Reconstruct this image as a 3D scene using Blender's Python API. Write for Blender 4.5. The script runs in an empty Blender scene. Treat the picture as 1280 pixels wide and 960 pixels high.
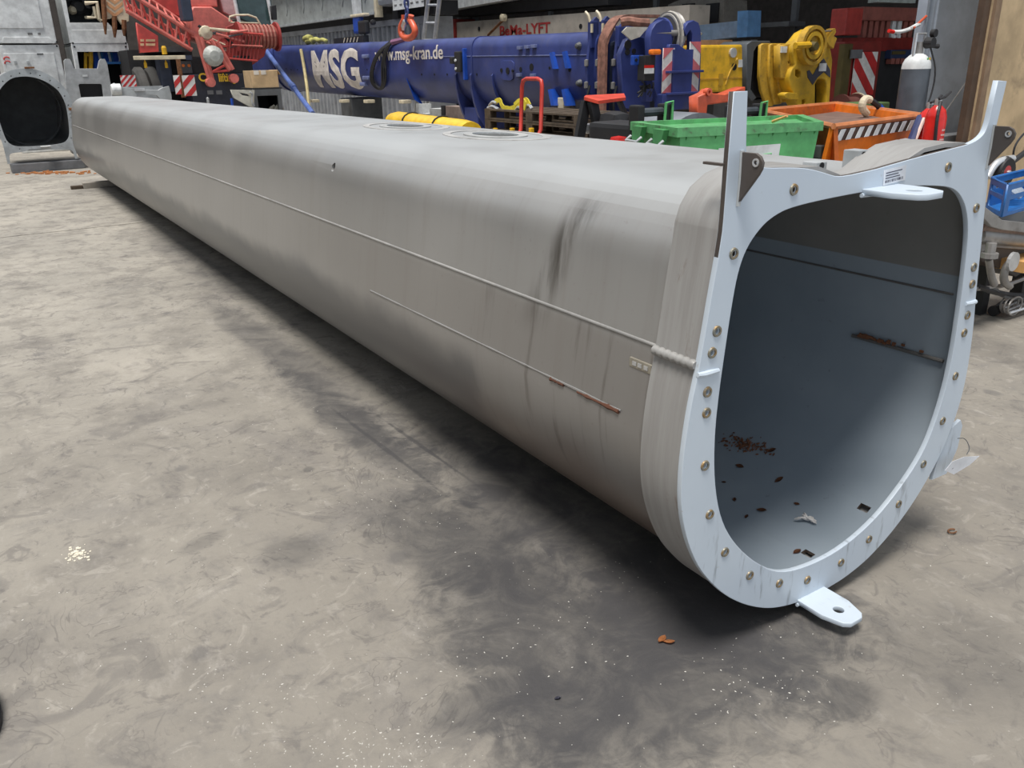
import bpy, bmesh, math, random
from mathutils import Vector, Matrix
from mathutils.bvhtree import BVHTree
random.seed(7)
PI = math.pi
SC = bpy.context.scene
COL = SC.collection

# ------------------------------------------------------------------ camera
CX, CY, F = 640.0, 480.0, 1037.99
H = 1.65
def _ray(x, y): return Vector((x-CX, y-CY, F))
_u1 = _ray(-72, 92).normalized()
_u2 = _ray(2393, 40); _u2 = (_u2-_u1*_u2.dot(_u1)).normalized()
_u3 = _u2.cross(_u1)
R = Matrix((_u2, _u1, _u3))          # world = R @ camera (x right, y down, z forward)
CAM = Vector((0, 0, H))
cd = bpy.data.cameras.new('camera'); cam = bpy.data.objects.new('camera', cd); COL.objects.link(cam)
cd.sensor_width = 36; cd.lens = F/1280*36; cd.clip_end = 200; cd.clip_start = 0.05
Rb = Matrix(((R[0][0], -R[0][1], -R[0][2]), (R[1][0], -R[1][1], -R[1][2]), (R[2][0], -R[2][1], -R[2][2])))
cam.matrix_world = Matrix.Translation(CAM) @ Rb.to_4x4()
SC.camera = cam

# ------------------------------------------------------------------ light
W = bpy.data.worlds.new('overcast_sky'); SC.world = W; W.use_nodes = True
wn = W.node_tree.nodes; wl = W.node_tree.links
wbg = wn['Background']
wtc = wn.new('ShaderNodeTexCoord'); wsx = wn.new('ShaderNodeSeparateXYZ'); wr = wn.new('ShaderNodeValToRGB')
wl.new(wtc.outputs['Generated'], wsx.inputs[0]); wl.new(wsx.outputs['Z'], wr.inputs[0]); wl.new(wr.outputs[0], wbg.inputs[0])
wr.color_ramp.elements[0].position = 0.0; wr.color_ramp.elements[0].color = (0.84, 0.95, 1.08, 1)
wr.color_ramp.elements[1].position = 0.8; wr.color_ramp.elements[1].color = (0.66, 0.68, 0.72, 1)
wbg.inputs[1].default_value = 0.66
sd = bpy.data.lights.new('veiled_sun', 'SUN'); sun = bpy.data.objects.new('veiled_sun', sd); COL.objects.link(sun)
sd.energy = 3.0; sd.angle = math.radians(20); sd.color = (1.0, 0.965, 0.91)
sun.rotation_euler = Vector((-0.27, -0.15, 1.0)).to_track_quat('Z', 'Y').to_euler()
SC.view_settings.view_transform = 'Standard'; SC.view_settings.look = 'None'
SC.view_settings.exposure = 0.42; SC.view_settings.gamma = 1.0
SC.view_settings.use_curve_mapping = False

# ------------------------------------------------------------------ pixel + plane -> point in the room
def atX(x, y, X): d = R @ _ray(x, y); return CAM + d*(X/d.x)
def atY(x, y, Y): d = R @ _ray(x, y); return CAM + d*(Y/d.y)
def atZ(x, y, Z=0.0): d = R @ _ray(x, y); return CAM + d*((Z-H)/d.z)

# ------------------------------------------------------------------ materials
class NT:
    def __init__(s, name):
        s.m = bpy.data.materials.new(name); s.m.use_nodes = True
        s.n = s.m.node_tree.nodes; s.l = s.m.node_tree.links
        s.b = s.n['Principled BSDF']; s.g = None
    def put(s, sock, v):
        if isinstance(v, (int, float)): sock.default_value = v
        elif isinstance(v, tuple): sock.default_value = v if len(v) == len(sock.default_value) else v+(1,)*(len(sock.default_value)-len(v))
        else: s.l.new(v, sock)
    def pos(s):
        if not s.g: s.g = s.n.new('ShaderNodeNewGeometry')
        return s.g.outputs['Position']
    def xyz(s):
        k = s.n.new('ShaderNodeSeparateXYZ'); s.l.new(s.pos(), k.inputs[0]); return k.outputs
    def mth(s, op, a, b=0.0, c=None, clamp=False):
        k = s.n.new('ShaderNodeMath'); k.operation = op; k.use_clamp = clamp
        s.put(k.inputs[0], a); s.put(k.inputs[1], b)
        if c is not None: s.put(k.inputs[2], c)
        return k.outputs[0]
    def mapr(s, v, a, b, c=0.0, d=1.0, smooth=True):
        k = s.n.new('ShaderNodeMapRange'); k.interpolation_type = 'SMOOTHSTEP' if smooth else 'LINEAR'
        s.put(k.inputs['Value'], v)
        k.inputs['From Min'].default_value = a; k.inputs['From Max'].default_value = b
        k.inputs['To Min'].default_value = c; k.inputs['To Max'].default_value = d
        return k.outputs[0]
    def noise(s, scale, detail=4, rough=0.55, stretch=None, obj=False, loc=(0,0,0)):
        mp = s.n.new('ShaderNodeMapping')
        if obj:
            t = s.n.new('ShaderNodeTexCoord'); s.l.new(t.outputs['Object'], mp.inputs[0])
        else: s.l.new(s.pos(), mp.inputs[0])
        if stretch: mp.inputs['Scale'].default_value = stretch
        mp.inputs['Location'].default_value = loc
        k = s.n.new('ShaderNodeTexNoise'); k.inputs['Scale'].default_value = scale
        k.inputs['Detail'].default_value = detail; k.inputs['Roughness'].default_value = rough
        s.l.new(mp.outputs[0], k.inputs['Vector']); return k.outputs['Fac']
    def mix(s, f, a, b, mode='MIX'):
        k = s.n.new('ShaderNodeMix'); k.data_type = 'RGBA'; k.blend_type = mode
        s.put(k.inputs['Factor'], f); s.put(k.inputs[6], a); s.put(k.inputs[7], b); return k.outputs[2]
    def bump(s, h, strength=0.2, dist=0.01):
        k = s.n.new('ShaderNodeBump'); k.inputs['Strength'].default_value = strength; k.inputs['Distance'].default_value = dist
        s.l.new(h, k.inputs['Height']); s.l.new(k.outputs[0], s.b.inputs['Normal'])
    def out(s, col, rough=0.5, metal=0.0):
        s.put(s.b.inputs['Base Color'], col); s.put(s.b.inputs['Roughness'], rough); s.put(s.b.inputs['Metallic'], metal)
        return s.m

_MC = {}
def paint(name, c, rough=0.5, metal=0.0, vary=0.18, dirt=(0.09, 0.07, 0.055), dirty=0.25, scale=6.0, bump=0.08):
    """A painted or plain surface with mottling, grime patches and fine relief."""
    if name in _MC: return _MC[name]
    t = NT(name)
    n1 = t.noise(scale, 5, 0.6); n2 = t.noise(scale*7, 3, 0.6)
    dark = tuple(v*(1-vary) for v in c); light = tuple(min(1, v*(1+vary)) for v in c)
    col = t.mix(t.mapr(n1, 0.3, 0.7), dark, light)
    col = t.mix(t.mth('MULTIPLY', t.mapr(t.noise(scale*1.7, 6, 0.65, loc=(3, 5, 7)), 0.52, 0.75), dirty), col, dirt)
    t.bump(n2, bump, 0.003)
    _MC[name] = t.out(col, rough, metal); return _MC[name]
M = lambda *a, **k: paint(*a, **k)
white_m   = M('white_enamel', (0.68, 0.70, 0.70), 0.45, dirty=0.15)
grey_m    = M('grey_primer', (0.38, 0.40, 0.41), 0.5)
dgrey_m   = M('dark_grey_steel', (0.10, 0.105, 0.11), 0.5)
black_m   = M('black_rubber', (0.018, 0.018, 0.02), 0.6, dirty=0.1)
darkhole  = M('unlit_recess', (0.006, 0.006, 0.008), 0.8, dirty=0.0)
red_m     = M('red_crane_paint', (0.50, 0.055, 0.045), 0.45)
pink_m    = M('faded_red_paint', (0.62, 0.16, 0.13), 0.5)
dred_m    = M('deep_red_paint', (0.20, 0.018, 0.014), 0.5)
fire_m    = M('fire_red_enamel', (0.60, 0.02, 0.015), 0.25, dirty=0.0)
blue_m    = M('ultramarine_paint', (0.036, 0.052, 0.19), 0.4, vary=0.3, dirt=(0.12, 0.11, 0.13), dirty=0.35, scale=1.6)
blue2_m   = M('bright_blue_paint', (0.015, 0.075, 0.42), 0.4)
yellow_m  = M('yellow_crane_paint', (0.72, 0.42, 0.02), 0.45, dirty=0.4)
ochre_m   = M('worn_ochre_paint', (0.52, 0.31, 0.03), 0.5, dirty=0.65, scale=9)
orange_m  = M('orange_skip_paint', (0.85, 0.20, 0.015), 0.45, dirty=0.15)
dorange_m = M('scraped_orange_paint', (0.50, 0.11, 0.015), 0.6, dirty=0.6, scale=9)
green_m   = M('green_bin_plastic', (0.13, 0.48, 0.17), 0.45, dirty=0.25)
green2_m  = M('soiled_green_rim', (0.11, 0.36, 0.14), 0.5, dirty=0.9, scale=11)
cream_m   = M('cream_paint', (0.66, 0.58, 0.42), 0.5, dirty=0.35)
card_m    = M('brown_cardboard', (0.55, 0.38, 0.21), 0.8, dirty=0.1)
wood_m    = M('weathered_timber', (0.085, 0.062, 0.042), 0.85, dirty=0.5, vary=0.35, scale=12)
ply_m     = M('stained_plywood', (0.50, 0.37, 0.22), 0.8, vary=0.22, dirty=0.5, scale=2.2)
rust_m    = M('rusted_steel', (0.18, 0.075, 0.03), 0.8, vary=0.4, dirty=0.5, scale=20)
alu_m     = M('bare_aluminium', (0.62, 0.63, 0.64), 0.35, metal=0.6, dirty=0.1)
steel_m   = M('dull_steel', (0.30, 0.29, 0.28), 0.45, metal=0.5, dirty=0.4)
sling_m   = M('brown_lifting_sling', (0.24, 0.115, 0.085), 0.9, vary=0.35, scale=14)
strap_m   = M('yellow_webbing', (0.75, 0.62, 0.05), 0.8, dirty=0.2)
dim_m     = M('dim_grey_steel', (0.13, 0.135, 0.145), 0.6)
beige_m   = M('beige_panel_paint', (0.40, 0.36, 0.31), 0.6, dirty=0.4, scale=2)
corr_m    = M('grey_corrugated_steel', (0.33, 0.345, 0.37), 0.5, dirty=0.3, scale=3)
glass_m   = M('tinted_cab_glass', (0.05, 0.09, 0.09), 0.1, dirty=0.1)
crate_m   = M('blue_crate_plastic', (0.02, 0.14, 0.42), 0.4)
col_m     = M('blue_grey_column_paint', (0.40, 0.45, 0.52), 0.4, dirty=0.2, scale=2)
block_m   = M('grey_concrete_block', (0.16, 0.165, 0.175), 0.9)
wred_m    = M('warning_red', (0.50, 0.03, 0.03), 0.4, dirty=0.1)
wwhite_m  = M('warning_white', (0.75, 0.74, 0.72), 0.4, dirty=0.15)
leaf_m    = M('dry_brown_leaf', (0.16, 0.065, 0.03), 0.8, scale=60, dirty=0.2)
leafo_m   = M('dry_orange_leaf', (0.50, 0.20, 0.07), 0.7, scale=60, dirty=0.2)
letterw_m = M('off_white_lettering', (0.72, 0.66, 0.60), 0.6, dirty=0.1)
lettery_m = M('yellow_lettering', (0.70, 0.45, 0.03), 0.5, dirty=0.1)
letterr_m = M('dark_red_lettering', (0.33, 0.03, 0.03), 0.6, dirty=0.1)
wall_m    = M('dark_shed_wall', (0.07, 0.06, 0.055), 0.9)
roof_m    = M('dark_roof_sheet', (0.06, 0.06, 0.06), 0.9)

# --- the boom's grey paint: satin grey, hand-rubbed streaks, soot band, rust and a bluish overspray
def boom_paint():
    t = NT('grey_boom_paint'); x, y, z = t.xyz()
    streak = t.noise(3.0, 5, 0.65, stretch=(1, 5.5, 0.35))
    soft = t.noise(0.9, 4, 0.5, loc=(4, 0, 1))
    c = t.mix(t.mapr(soft, 0.3, 0.7), (0.30, 0.297, 0.29), (0.37, 0.365, 0.355))
    c = t.mix(t.mth('MULTIPLY', t.mapr(streak, 0.48, 0.75), 0.2), c, (0.22, 0.19, 0.165))
    fine = t.noise(38, 3, 0.7)
    c = t.mix(t.mth('MULTIPLY', t.mapr(fine, 0.62, 0.8), 0.25), c, (0.14, 0.10, 0.08))
    # blue-grey overspray on the lower flank, with a ragged edge
    edge = t.mth('ADD', z, t.mth('MULTIPLY', t.noise(1.3, 4, 0.6), 0.30))
    band = t.mth('MULTIPLY', t.mapr(edge, 0.84, 0.70), t.mapr(t.mth('ADD', y, t.mth('MULTIPLY', t.noise(5, 2), 0.3)), 2.55, 2.75))
    c = t.mix(t.mth('MULTIPLY', band, 0.78), c, (0.085, 0.10, 0.12))
    # rust brown wash on the lower flank by the collar
    rb = t.mth('MULTIPLY', t.mapr(t.mth('ADD', z, t.mth('MULTIPLY', t.noise(2.2, 4), 0.25)), 0.74, 0.45), t.mapr(y, 3.6, 1.9))
    c = t.mix(t.mth('MULTIPLY', rb, 0.82), c, (0.13, 0.075, 0.045))
    c = t.mix(t.mth('MULTIPLY', t.mapr(z, 0.95, 0.90), t.mapr(y, 7.0, 2.0, 0.0, 0.34)), c, (0.16, 0.135, 0.115))
    # soot band over the shoulder
    s = t.mth('ADD', y, t.mth('MULTIPLY', z, 0.45))
    s = t.mth('ADD', s, t.mth('MULTIPLY', t.noise(3.0, 3), 0.08))
    d = t.mth('ABSOLUTE', t.mth('SUBTRACT', s, 2.56))
    so = t.mth('MULTIPLY', t.mapr(d, 0.10, 0.0), t.mapr(t.noise(5, 4, 0.6, stretch=(1, 3, 0.5)), 0.32, 0.62))
    so = t.mth('MULTIPLY', so, t.mth('MULTIPLY', t.mapr(z, 0.80, 0.98), t.mapr(z, 1.32, 1.22)))
    c = t.mix(t.mth('MULTIPLY', so, 0.85), c, (0.055, 0.048, 0.04))
    # dirty run-offs below the seam
    dr = t.mth('MULTIPLY', t.mapr(t.noise(5.0, 4, 0.6, stretch=(1, 3.5, 0.25), loc=(0, 2, 0)), 0.55, 0.72), t.mth('MULTIPLY', t.mapr(z, 0.97, 0.9), t.mapr(y, 3.2, 2.0)))
    c = t.mix(t.mth('MULTIPLY', dr, 0.55), c, (0.09, 0.075, 0.065))
    # upward faces painted paler: sky brightness on top put into the colour
    nz = t.n.new('ShaderNodeSeparateXYZ'); t.l.new(t.g.outputs['True Normal'], nz.inputs[0])
    top_sheen = t.mth('MULTIPLY', t.mapr(nz.outputs[2], 0.55, 0.98), t.mapr(t.noise(1.8, 5, 0.6, loc=(3, 1, 4)), 0.25, 0.6, 0.45, 0.9))
    c = t.mix(top_sheen, c, (0.44, 0.455, 0.46))
    t.bump(t.noise(55, 3), 0.06, 0.002)
    return t.out(c, t.mth('ADD', t.mapr(soft, 0.3, 0.7, 0.28, 0.34), t.mth('MULTIPLY', top_sheen, 0.22)), 0.3)
boom_m = boom_paint()
def collar_paint():
    t = NT('grey_collar_paint')
    st = t.noise(4.0, 5, 0.65, stretch=(1, 9, 0.5))
    c = t.mix(t.mapr(st, 0.35, 0.7), (0.345, 0.34, 0.33), (0.29, 0.28, 0.27))
    c = t.mix(t.mth('MULTIPLY', t.mapr(t.noise(16, 5, 0.7, stretch=(1, 2, 0.5)), 0.6, 0.75), 0.5), c, (0.16, 0.10, 0.07))
    t.bump(t.noise(60, 3), 0.08, 0.002); return t.out(c, 0.42, 0.1)
collar_m = collar_paint()
def flange_paint():
    t = NT('pale_blue_grey_flange_paint'); x, y, z = t.xyz()
    c = t.mix(t.mapr(t.noise(2.5, 4), 0.3, 0.7), (0.50, 0.57, 0.65), (0.56, 0.63, 0.70))
    st = t.noise(9, 4, 0.65, stretch=(3.2, 1, 0.5))
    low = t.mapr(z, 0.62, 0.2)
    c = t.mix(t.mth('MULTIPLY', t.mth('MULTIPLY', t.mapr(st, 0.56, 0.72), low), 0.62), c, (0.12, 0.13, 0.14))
    c = t.mix(t.mth('MULTIPLY', t.mapr(t.noise(30, 4, 0.7), 0.66, 0.78), 0.4), c, (0.28, 0.20, 0.12))
    t.bump(t.noise(45, 3), 0.05, 0.002); return t.out(c, 0.4, 0.0)
flange_m = flange_paint()
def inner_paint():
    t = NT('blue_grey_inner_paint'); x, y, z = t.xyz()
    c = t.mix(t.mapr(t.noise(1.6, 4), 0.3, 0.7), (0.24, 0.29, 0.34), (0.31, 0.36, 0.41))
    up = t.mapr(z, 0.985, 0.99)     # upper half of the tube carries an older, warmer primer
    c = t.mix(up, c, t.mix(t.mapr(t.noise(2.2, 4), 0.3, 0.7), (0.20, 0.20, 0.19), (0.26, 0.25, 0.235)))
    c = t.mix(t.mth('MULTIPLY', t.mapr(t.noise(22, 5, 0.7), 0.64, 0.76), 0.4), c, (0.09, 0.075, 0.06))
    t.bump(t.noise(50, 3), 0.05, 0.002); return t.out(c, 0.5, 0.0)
inner_m = inner_paint()
def ring_paint():
    t = NT('rust_rimmed_insert'); c = t.mix(t.mapr(t.noise(60, 3), 0.35, 0.6), (0.30, 0.20, 0.09), (0.22, 0.22, 0.19)); return t.out(c, 0.5, 0.4)
ring_m = ring_paint()
def concrete():
    t = NT('stained_yard_concrete'); x, y, z = t.xyz()
    big = t.noise(0.55, 5, 0.6); mid = t.noise(2.6, 6, 0.65); fine = t.noise(40, 5, 0.75)
    sm = t.noise(1.5, 6, 0.7, stretch=(0.9, 1.5, 1), loc=(9, 2, 0))
    c = t.mix(t.mapr(big, 0.3, 0.7), (0.29, 0.27, 0.235), (0.41, 0.378, 0.325))
    worn = t.mapr(t.mth('ADD', y, t.mth('MULTIPLY', t.mth('SUBTRACT', big, 0.5), 6.0)), 8.0, 1.0)  # light falloff put into the colour: floor darker near the camera, not wear
    c = t.mix(t.mth('MULTIPLY', worn, 0.72), c, (0.195, 0.175, 0.148))
    c = t.mix(t.mth('MULTIPLY', t.mapr(mid, 0.45, 0.68), 0.62), c, (0.165, 0.152, 0.135))
    sc_ = t.noise(5.5, 6, 0.72, stretch=(1.6, 0.7, 1), loc=(2, 6, 0))
    c = t.mix(t.mth('MULTIPLY', t.mapr(sc_, 0.52, 0.70), 0.45), c, (0.15, 0.14, 0.13))
    c = t.mix(t.mth('MULTIPLY', t.mapr(sc_, 0.46, 0.32), 0.30), c, (0.42, 0.39, 0.35))
    c = t.mix(t.mth('MULTIPLY', t.mapr(sm, 0.54, 0.70), 0.40), c, (0.17, 0.16, 0.15))
    c = t.mix(t.mth('MULTIPLY', t.mapr(fine, 0.5, 0.78), 0.25), c, (0.16, 0.15, 0.14))
    def dn(sc, loc, dist, det=5, stretch=None):
        o_ = t.noise(sc, det, 0.68, stretch=stretch, loc=loc); o_.node.inputs['Distortion'].default_value = dist; return o_
    g1 = dn(3.2, (1, 4, 9), 1.6); g2 = dn(8.5, (6, 1, 2), 1.2); g3 = dn(1.1, (7, 7, 1), 1.0); cr = dn(2.4, (5, 2, 8), 2.2, 3)
    c = t.mix(t.mth('MULTIPLY', t.mapr(g1, 0.53, 0.66), 0.45), c, (0.125, 0.115, 0.108))
    c = t.mix(t.mth('MULTIPLY', t.mapr(g2, 0.57, 0.68), 0.48), c, (0.11, 0.10, 0.095))
    c = t.mix(t.mth('MULTIPLY', t.mapr(g3, 0.55, 0.70), 0.42), c, (0.16, 0.148, 0.14))
    c = t.mix(t.mth('MULTIPLY', t.mapr(g2, 0.42, 0.32), 0.30), c, (0.45, 0.415, 0.365))
    crk = t.mapr(t.mth('ABSOLUTE', t.mth('SUBTRACT', cr, 0.5)), 0.012, 0.002)
    c = t.mix(t.mth('MULTIPLY', t.mth('MULTIPLY', crk, t.mapr(g3, 0.45, 0.6)), 0.42), c, (0.09, 0.08, 0.075))
    # scattered dark oil drops
    v = t.n.new('ShaderNodeTexVoronoi'); v.inputs['Scale'].default_value = 2.6; t.l.new(t.pos(), v.inputs['Vector'])
    dj = t.mth('ADD', v.outputs['Distance'], t.mth('MULTIPLY', g1, 0.34))
    c = t.mix(t.mth('MULTIPLY', t.mapr(dj, 0.30, 0.22), 0.5), c, (0.10, 0.095, 0.095))
    # pale specks of metal swarf
    v2 = t.n.new('ShaderNodeTexVoronoi'); v2.inputs['Scale'].default_value = 34; t.l.new(t.pos(), v2.inputs['Vector'])
    sp = t.mth('MULTIPLY', t.mapr(v2.outputs['Distance'], 0.10, 0.05), t.mapr(t.noise(1.7, 4, 0.7, loc=(1, 8, 3)), 0.5, 0.66))
    # oil stains, some painted in to deepen the boom's shadow: (x, y, radius x, radius y, angle, strength)
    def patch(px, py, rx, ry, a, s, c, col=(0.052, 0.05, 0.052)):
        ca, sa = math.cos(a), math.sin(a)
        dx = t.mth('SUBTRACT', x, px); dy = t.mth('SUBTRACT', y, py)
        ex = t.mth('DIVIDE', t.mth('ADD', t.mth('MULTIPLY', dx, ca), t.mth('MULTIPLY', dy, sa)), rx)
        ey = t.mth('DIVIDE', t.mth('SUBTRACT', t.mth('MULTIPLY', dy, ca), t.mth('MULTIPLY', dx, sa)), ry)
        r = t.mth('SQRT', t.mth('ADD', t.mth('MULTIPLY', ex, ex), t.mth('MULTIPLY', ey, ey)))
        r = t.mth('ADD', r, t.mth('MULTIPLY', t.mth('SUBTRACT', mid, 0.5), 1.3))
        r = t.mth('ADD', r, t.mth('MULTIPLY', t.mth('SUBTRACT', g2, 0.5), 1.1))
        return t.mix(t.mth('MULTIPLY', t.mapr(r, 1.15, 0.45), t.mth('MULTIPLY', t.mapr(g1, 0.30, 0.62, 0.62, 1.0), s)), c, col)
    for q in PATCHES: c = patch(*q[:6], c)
    c = t.mix(t.mth('MULTIPLY', sp, 0.6), c, (0.60, 0.57, 0.50))
    h = t.mth('ADD', t.mth('MULTIPLY', fine, 0.5), mid)
    t.bump(t.mth('ADD', h, t.mth('MULTIPLY', g2, 0.6)), 0.4, 0.008)
    return t.out(c, t.mapr(mid, 0.3, 0.7, 0.62, 0.85), 0.0)
def fp(x, y): q = atZ(x, y); return q.x, q.y
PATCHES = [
    (*fp(700, 790), 0.46, 0.60, 0.15, 0.85), (*fp(850, 850), 0.60, 0.32, 0.0, 0.75), (*fp(560, 680), 0.26, 0.65, 0.12, 0.7), (*fp(880, 770), 0.5, 0.22, 0.0, 0.8), (*fp(640, 690), 0.3, 0.5, 0.1, 0.6), (*fp(700, 640), 0.34, 1.3, 0.06, 0.9), (*fp(840, 740), 0.5, 0.34, 0.0, 0.9),  # includes patches that paint the shadow under the boom darker
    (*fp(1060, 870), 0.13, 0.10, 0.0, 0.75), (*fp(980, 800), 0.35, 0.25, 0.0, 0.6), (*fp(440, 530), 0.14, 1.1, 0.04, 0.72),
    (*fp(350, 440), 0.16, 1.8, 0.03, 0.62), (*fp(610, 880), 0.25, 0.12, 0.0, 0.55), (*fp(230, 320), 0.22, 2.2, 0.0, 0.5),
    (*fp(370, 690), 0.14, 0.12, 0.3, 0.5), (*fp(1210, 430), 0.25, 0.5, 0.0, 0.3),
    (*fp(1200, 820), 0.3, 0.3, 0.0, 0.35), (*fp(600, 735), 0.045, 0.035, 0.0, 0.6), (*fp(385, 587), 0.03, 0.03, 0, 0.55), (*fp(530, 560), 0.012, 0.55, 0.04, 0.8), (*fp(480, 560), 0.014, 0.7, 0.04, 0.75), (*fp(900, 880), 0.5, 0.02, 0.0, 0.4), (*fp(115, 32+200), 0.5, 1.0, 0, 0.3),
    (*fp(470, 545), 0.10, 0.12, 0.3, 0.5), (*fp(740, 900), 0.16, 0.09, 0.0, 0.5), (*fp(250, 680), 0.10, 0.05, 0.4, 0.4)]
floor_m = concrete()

# ------------------------------------------------------------------ object helpers
def link(name, bm_or_me, m=None, parent=None, smooth=None):
    if isinstance(bm_or_me, bmesh.types.BMesh):
        me = bpy.data.meshes.new(name); bmesh.ops.recalc_face_normals(bm_or_me, faces=bm_or_me.faces[:]); bm_or_me.to_mesh(me); bm_or_me.free()
    else: me = bm_or_me
    o = bpy.data.objects.new(name, me); COL.objects.link(o)
    if m is not None:
        for mm in (m if isinstance(m, list) else [m]): me.materials.append(mm)
    if parent is not None:
        o.parent = parent; o.matrix_parent_inverse = parent.matrix_basis.inverted()
    if smooth is not None: autosmooth(me, smooth)
    return o
def autosmooth(me, deg):
    me.polygons.foreach_set('use_smooth', [True]*len(me.polygons))
    bm = bmesh.new(); bm.from_mesh(me); lim = math.radians(deg)
    for e in bm.edges: e.smooth = len(e.link_faces) == 2 and e.calc_face_angle(0) < lim
    bm.to_mesh(me); bm.free()
def tag(o, label, cat, group=None):
    o['label'] = label; o['category'] = cat
    if group: o['group'] = group
    return o
def thing(name, label, cat, loc=(0, 0, 0), group=None):
    o = bpy.data.objects.new(name, None); COL.objects.link(o); o.location = loc; o.empty_display_size = 0.1
    return tag(o, label, cat, group)
def struct(name, bm, m): o = link(name, bm, m); o['kind'] = 'structure'; return o
def box(bm, a, b, bev=0.0, mi=0):
    a = Vector(a); b = Vector(b); lo = Vector(map(min, a, b)); hi = Vector(map(max, a, b))
    vs = [bm.verts.new((x, y, z)) for x in (lo.x, hi.x) for y in (lo.y, hi.y) for z in (lo.z, hi.z)]
    fs = [bm.faces.new([vs[i] for i in q]) for q in ((0,1,3,2),(4,6,7,5),(0,4,5,1),(2,3,7,6),(0,2,6,4),(1,5,7,3))]
    for f in fs: f.material_index = mi
    if bev > 0:
        es = list({e for f in fs for e in f.edges})
        r = bmesh.ops.bevel(bm, geom=es, offset=min(bev, min(hi-lo)*0.45), segments=2, affect='EDGES', profile=0.6)
    return vs
def B(*boxes, bev=0.0):
    bm = bmesh.new()
    for a, b in boxes: box(bm, a, b, bev)
    return bm
def prism(pts, d):
    """closed 3D outline swept by vector d, bevel free"""
    bm = bmesh.new(); d = Vector(d); n = len(pts)
    v0 = [bm.verts.new(p) for p in pts]; v1 = [bm.verts.new(Vector(p)+d) for p in pts]
    bm.faces.new(v0); bm.faces.new(v1[::-1])
    for i in range(n): bm.faces.new((v0[i], v0[(i+1) % n], v1[(i+1) % n], v1[i]))
    return bm
def tube(bm, pts, r, seg=8, close=False, cap=True):
    pts = [Vector(p) for p in pts]; n = len(pts); rings = []; prev = None
    for i, p in enumerate(pts):
        if close: t = pts[(i+1) % n]-pts[i-1]
        else: t = pts[min(i+1, n-1)]-pts[max(i-1, 0)]
        t.normalize()
        if prev is None:
            a = Vector((0, 0, 1)) if abs(t.z) < 0.9 else Vector((1, 0, 0))
            u = t.cross(a).normalized()
        else: u = (prev-t*prev.dot(t)).normalized()
        prev = u; w = t.cross(u); rr = r[min(len(r)-1, round(i/max(1, n-1)*(len(r)-1)))] if isinstance(r, (list, tuple)) else r
        rings.append([bm.verts.new(p+(u*math.cos(2*PI*k/seg)+w*math.sin(2*PI*k/seg))*rr) for k in range(seg)])
    for i in range(n if close else n-1):
        a, b = rings[i], rings[(i+1) % n]
        for k in range(seg): bm.faces.new((a[k], a[(k+1) % seg], b[(k+1) % seg], b[k]))
    if cap and not close: bm.faces.new(rings[0][::-1]); bm.faces.new(rings[-1])
    return bm
def T(pts, r, seg=8, close=False): return tube(bmesh.new(), pts, r, seg, close)
def smoothpts(pts, it=2):
    pts = [Vector(p) for p in pts]
    for _ in range(it):
        q = [pts[0]]
        for a, b in zip(pts, pts[1:]): q += [a*0.75+b*0.25, a*0.25+b*0.75]
        q.append(pts[-1]); pts = q
    return pts
def lathe(bm, prof, c, axis='Z', seg=20):
    """prof = [(radius, height)]; closed where radius is 0"""
    c = Vector(c); rings = []
    def P(r, h, k):
        a = 2*PI*k/seg; u, v = r*math.cos(a), r*math.sin(a)
        return c+(Vector((u, v, h)) if axis == 'Z' else Vector((h, u, v)) if axis == 'X' else Vector((v, h, u)))
    for r, h in prof: rings.append([bm.verts.new(P(r, h, k)) for k in range(seg)] if r > 1e-6 else [bm.verts.new(P(0, h, 0))])
    for a, b in zip(rings, rings[1:]):
        for k in range(seg):
            k2 = (k+1) % seg
            if len(a) == 1 and len(b) == 1: continue
            if len(a) == 1: bm.faces.new((a[0], b[k], b[k2]))
            elif len(b) == 1: bm.faces.new((a[k], a[k2], b[0]))
            else: bm.faces.new((a[k], a[k2], b[k2], b[k]))
    return bm
def L(prof, c, axis='Z', seg=20): return lathe(bmesh.new(), prof, c, axis, seg)
def ring(r1, r2, h, c, axis='Z', seg=20):
    return L([(r1, 0), (r2, 0), (r2, h), (r1, h), (r1, 0)], c, axis, seg)
def plate(outer, holes, depth, bev=0.0, res=1):
    """2D outline with holes -> solid sheet (local xy, thickness along z centred)"""
    cu = bpy.data.curves.new('outline', 'CURVE'); cu.dimensions = '2D'; cu.fill_mode = 'BOTH'; cu.extrude = depth/2-bev; cu.bevel_depth = bev; cu.bevel_resolution = 1
    for loop in [outer]+holes:
        s = cu.splines.new('POLY'); s.points.add(len(loop)-1)
        for p, q in zip(s.points, loop): p.co = (q[0], q[1], 0, 1)
        s.use_cyclic_u = True
    return realise(cu)
def realise(cu):
    o = bpy.data.objects.new('tmp', cu); COL.objects.link(o)
    bpy.context.view_layer.update()
    me = bpy.data.meshes.new_from_object(o.evaluated_get(bpy.context.evaluated_depsgraph_get()))
    bpy.data.objects.remove(o); me.name = 'shape'; me.materials.clear(); return me
def text_me(s, size, depth, bold=0.0, sx=1.0, align='CENTER'):
    cu = bpy.data.curves.new('letters', 'FONT'); cu.body = s; cu.size = size; cu.extrude = depth; cu.offset = bold; cu.align_x = align; cu.resolution_u = 3
    me = realise(cu); me.transform(Matrix.Diagonal((sx, 1, 1, 1))); return me
FY = Matrix(((1, 0, 0), (0, 0, 1), (0, 1, 0)))   # local xy -> world XZ (sheet seen from -Y)
def fy_mat(o): return Matrix(((1,0,0,o[0]),(0,0,-1,o[1]),(0,1,0,o[2]),(0,0,0,1)))     # x->X, y->Z, normal -> -Y
def fx_mat(o): return Matrix(((0,0,-1,o[0]),(-1,0,0,o[1]),(0,1,0,o[2]),(0,0,0,1)))    # x->-Y, y->Z, normal -> -X
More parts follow.
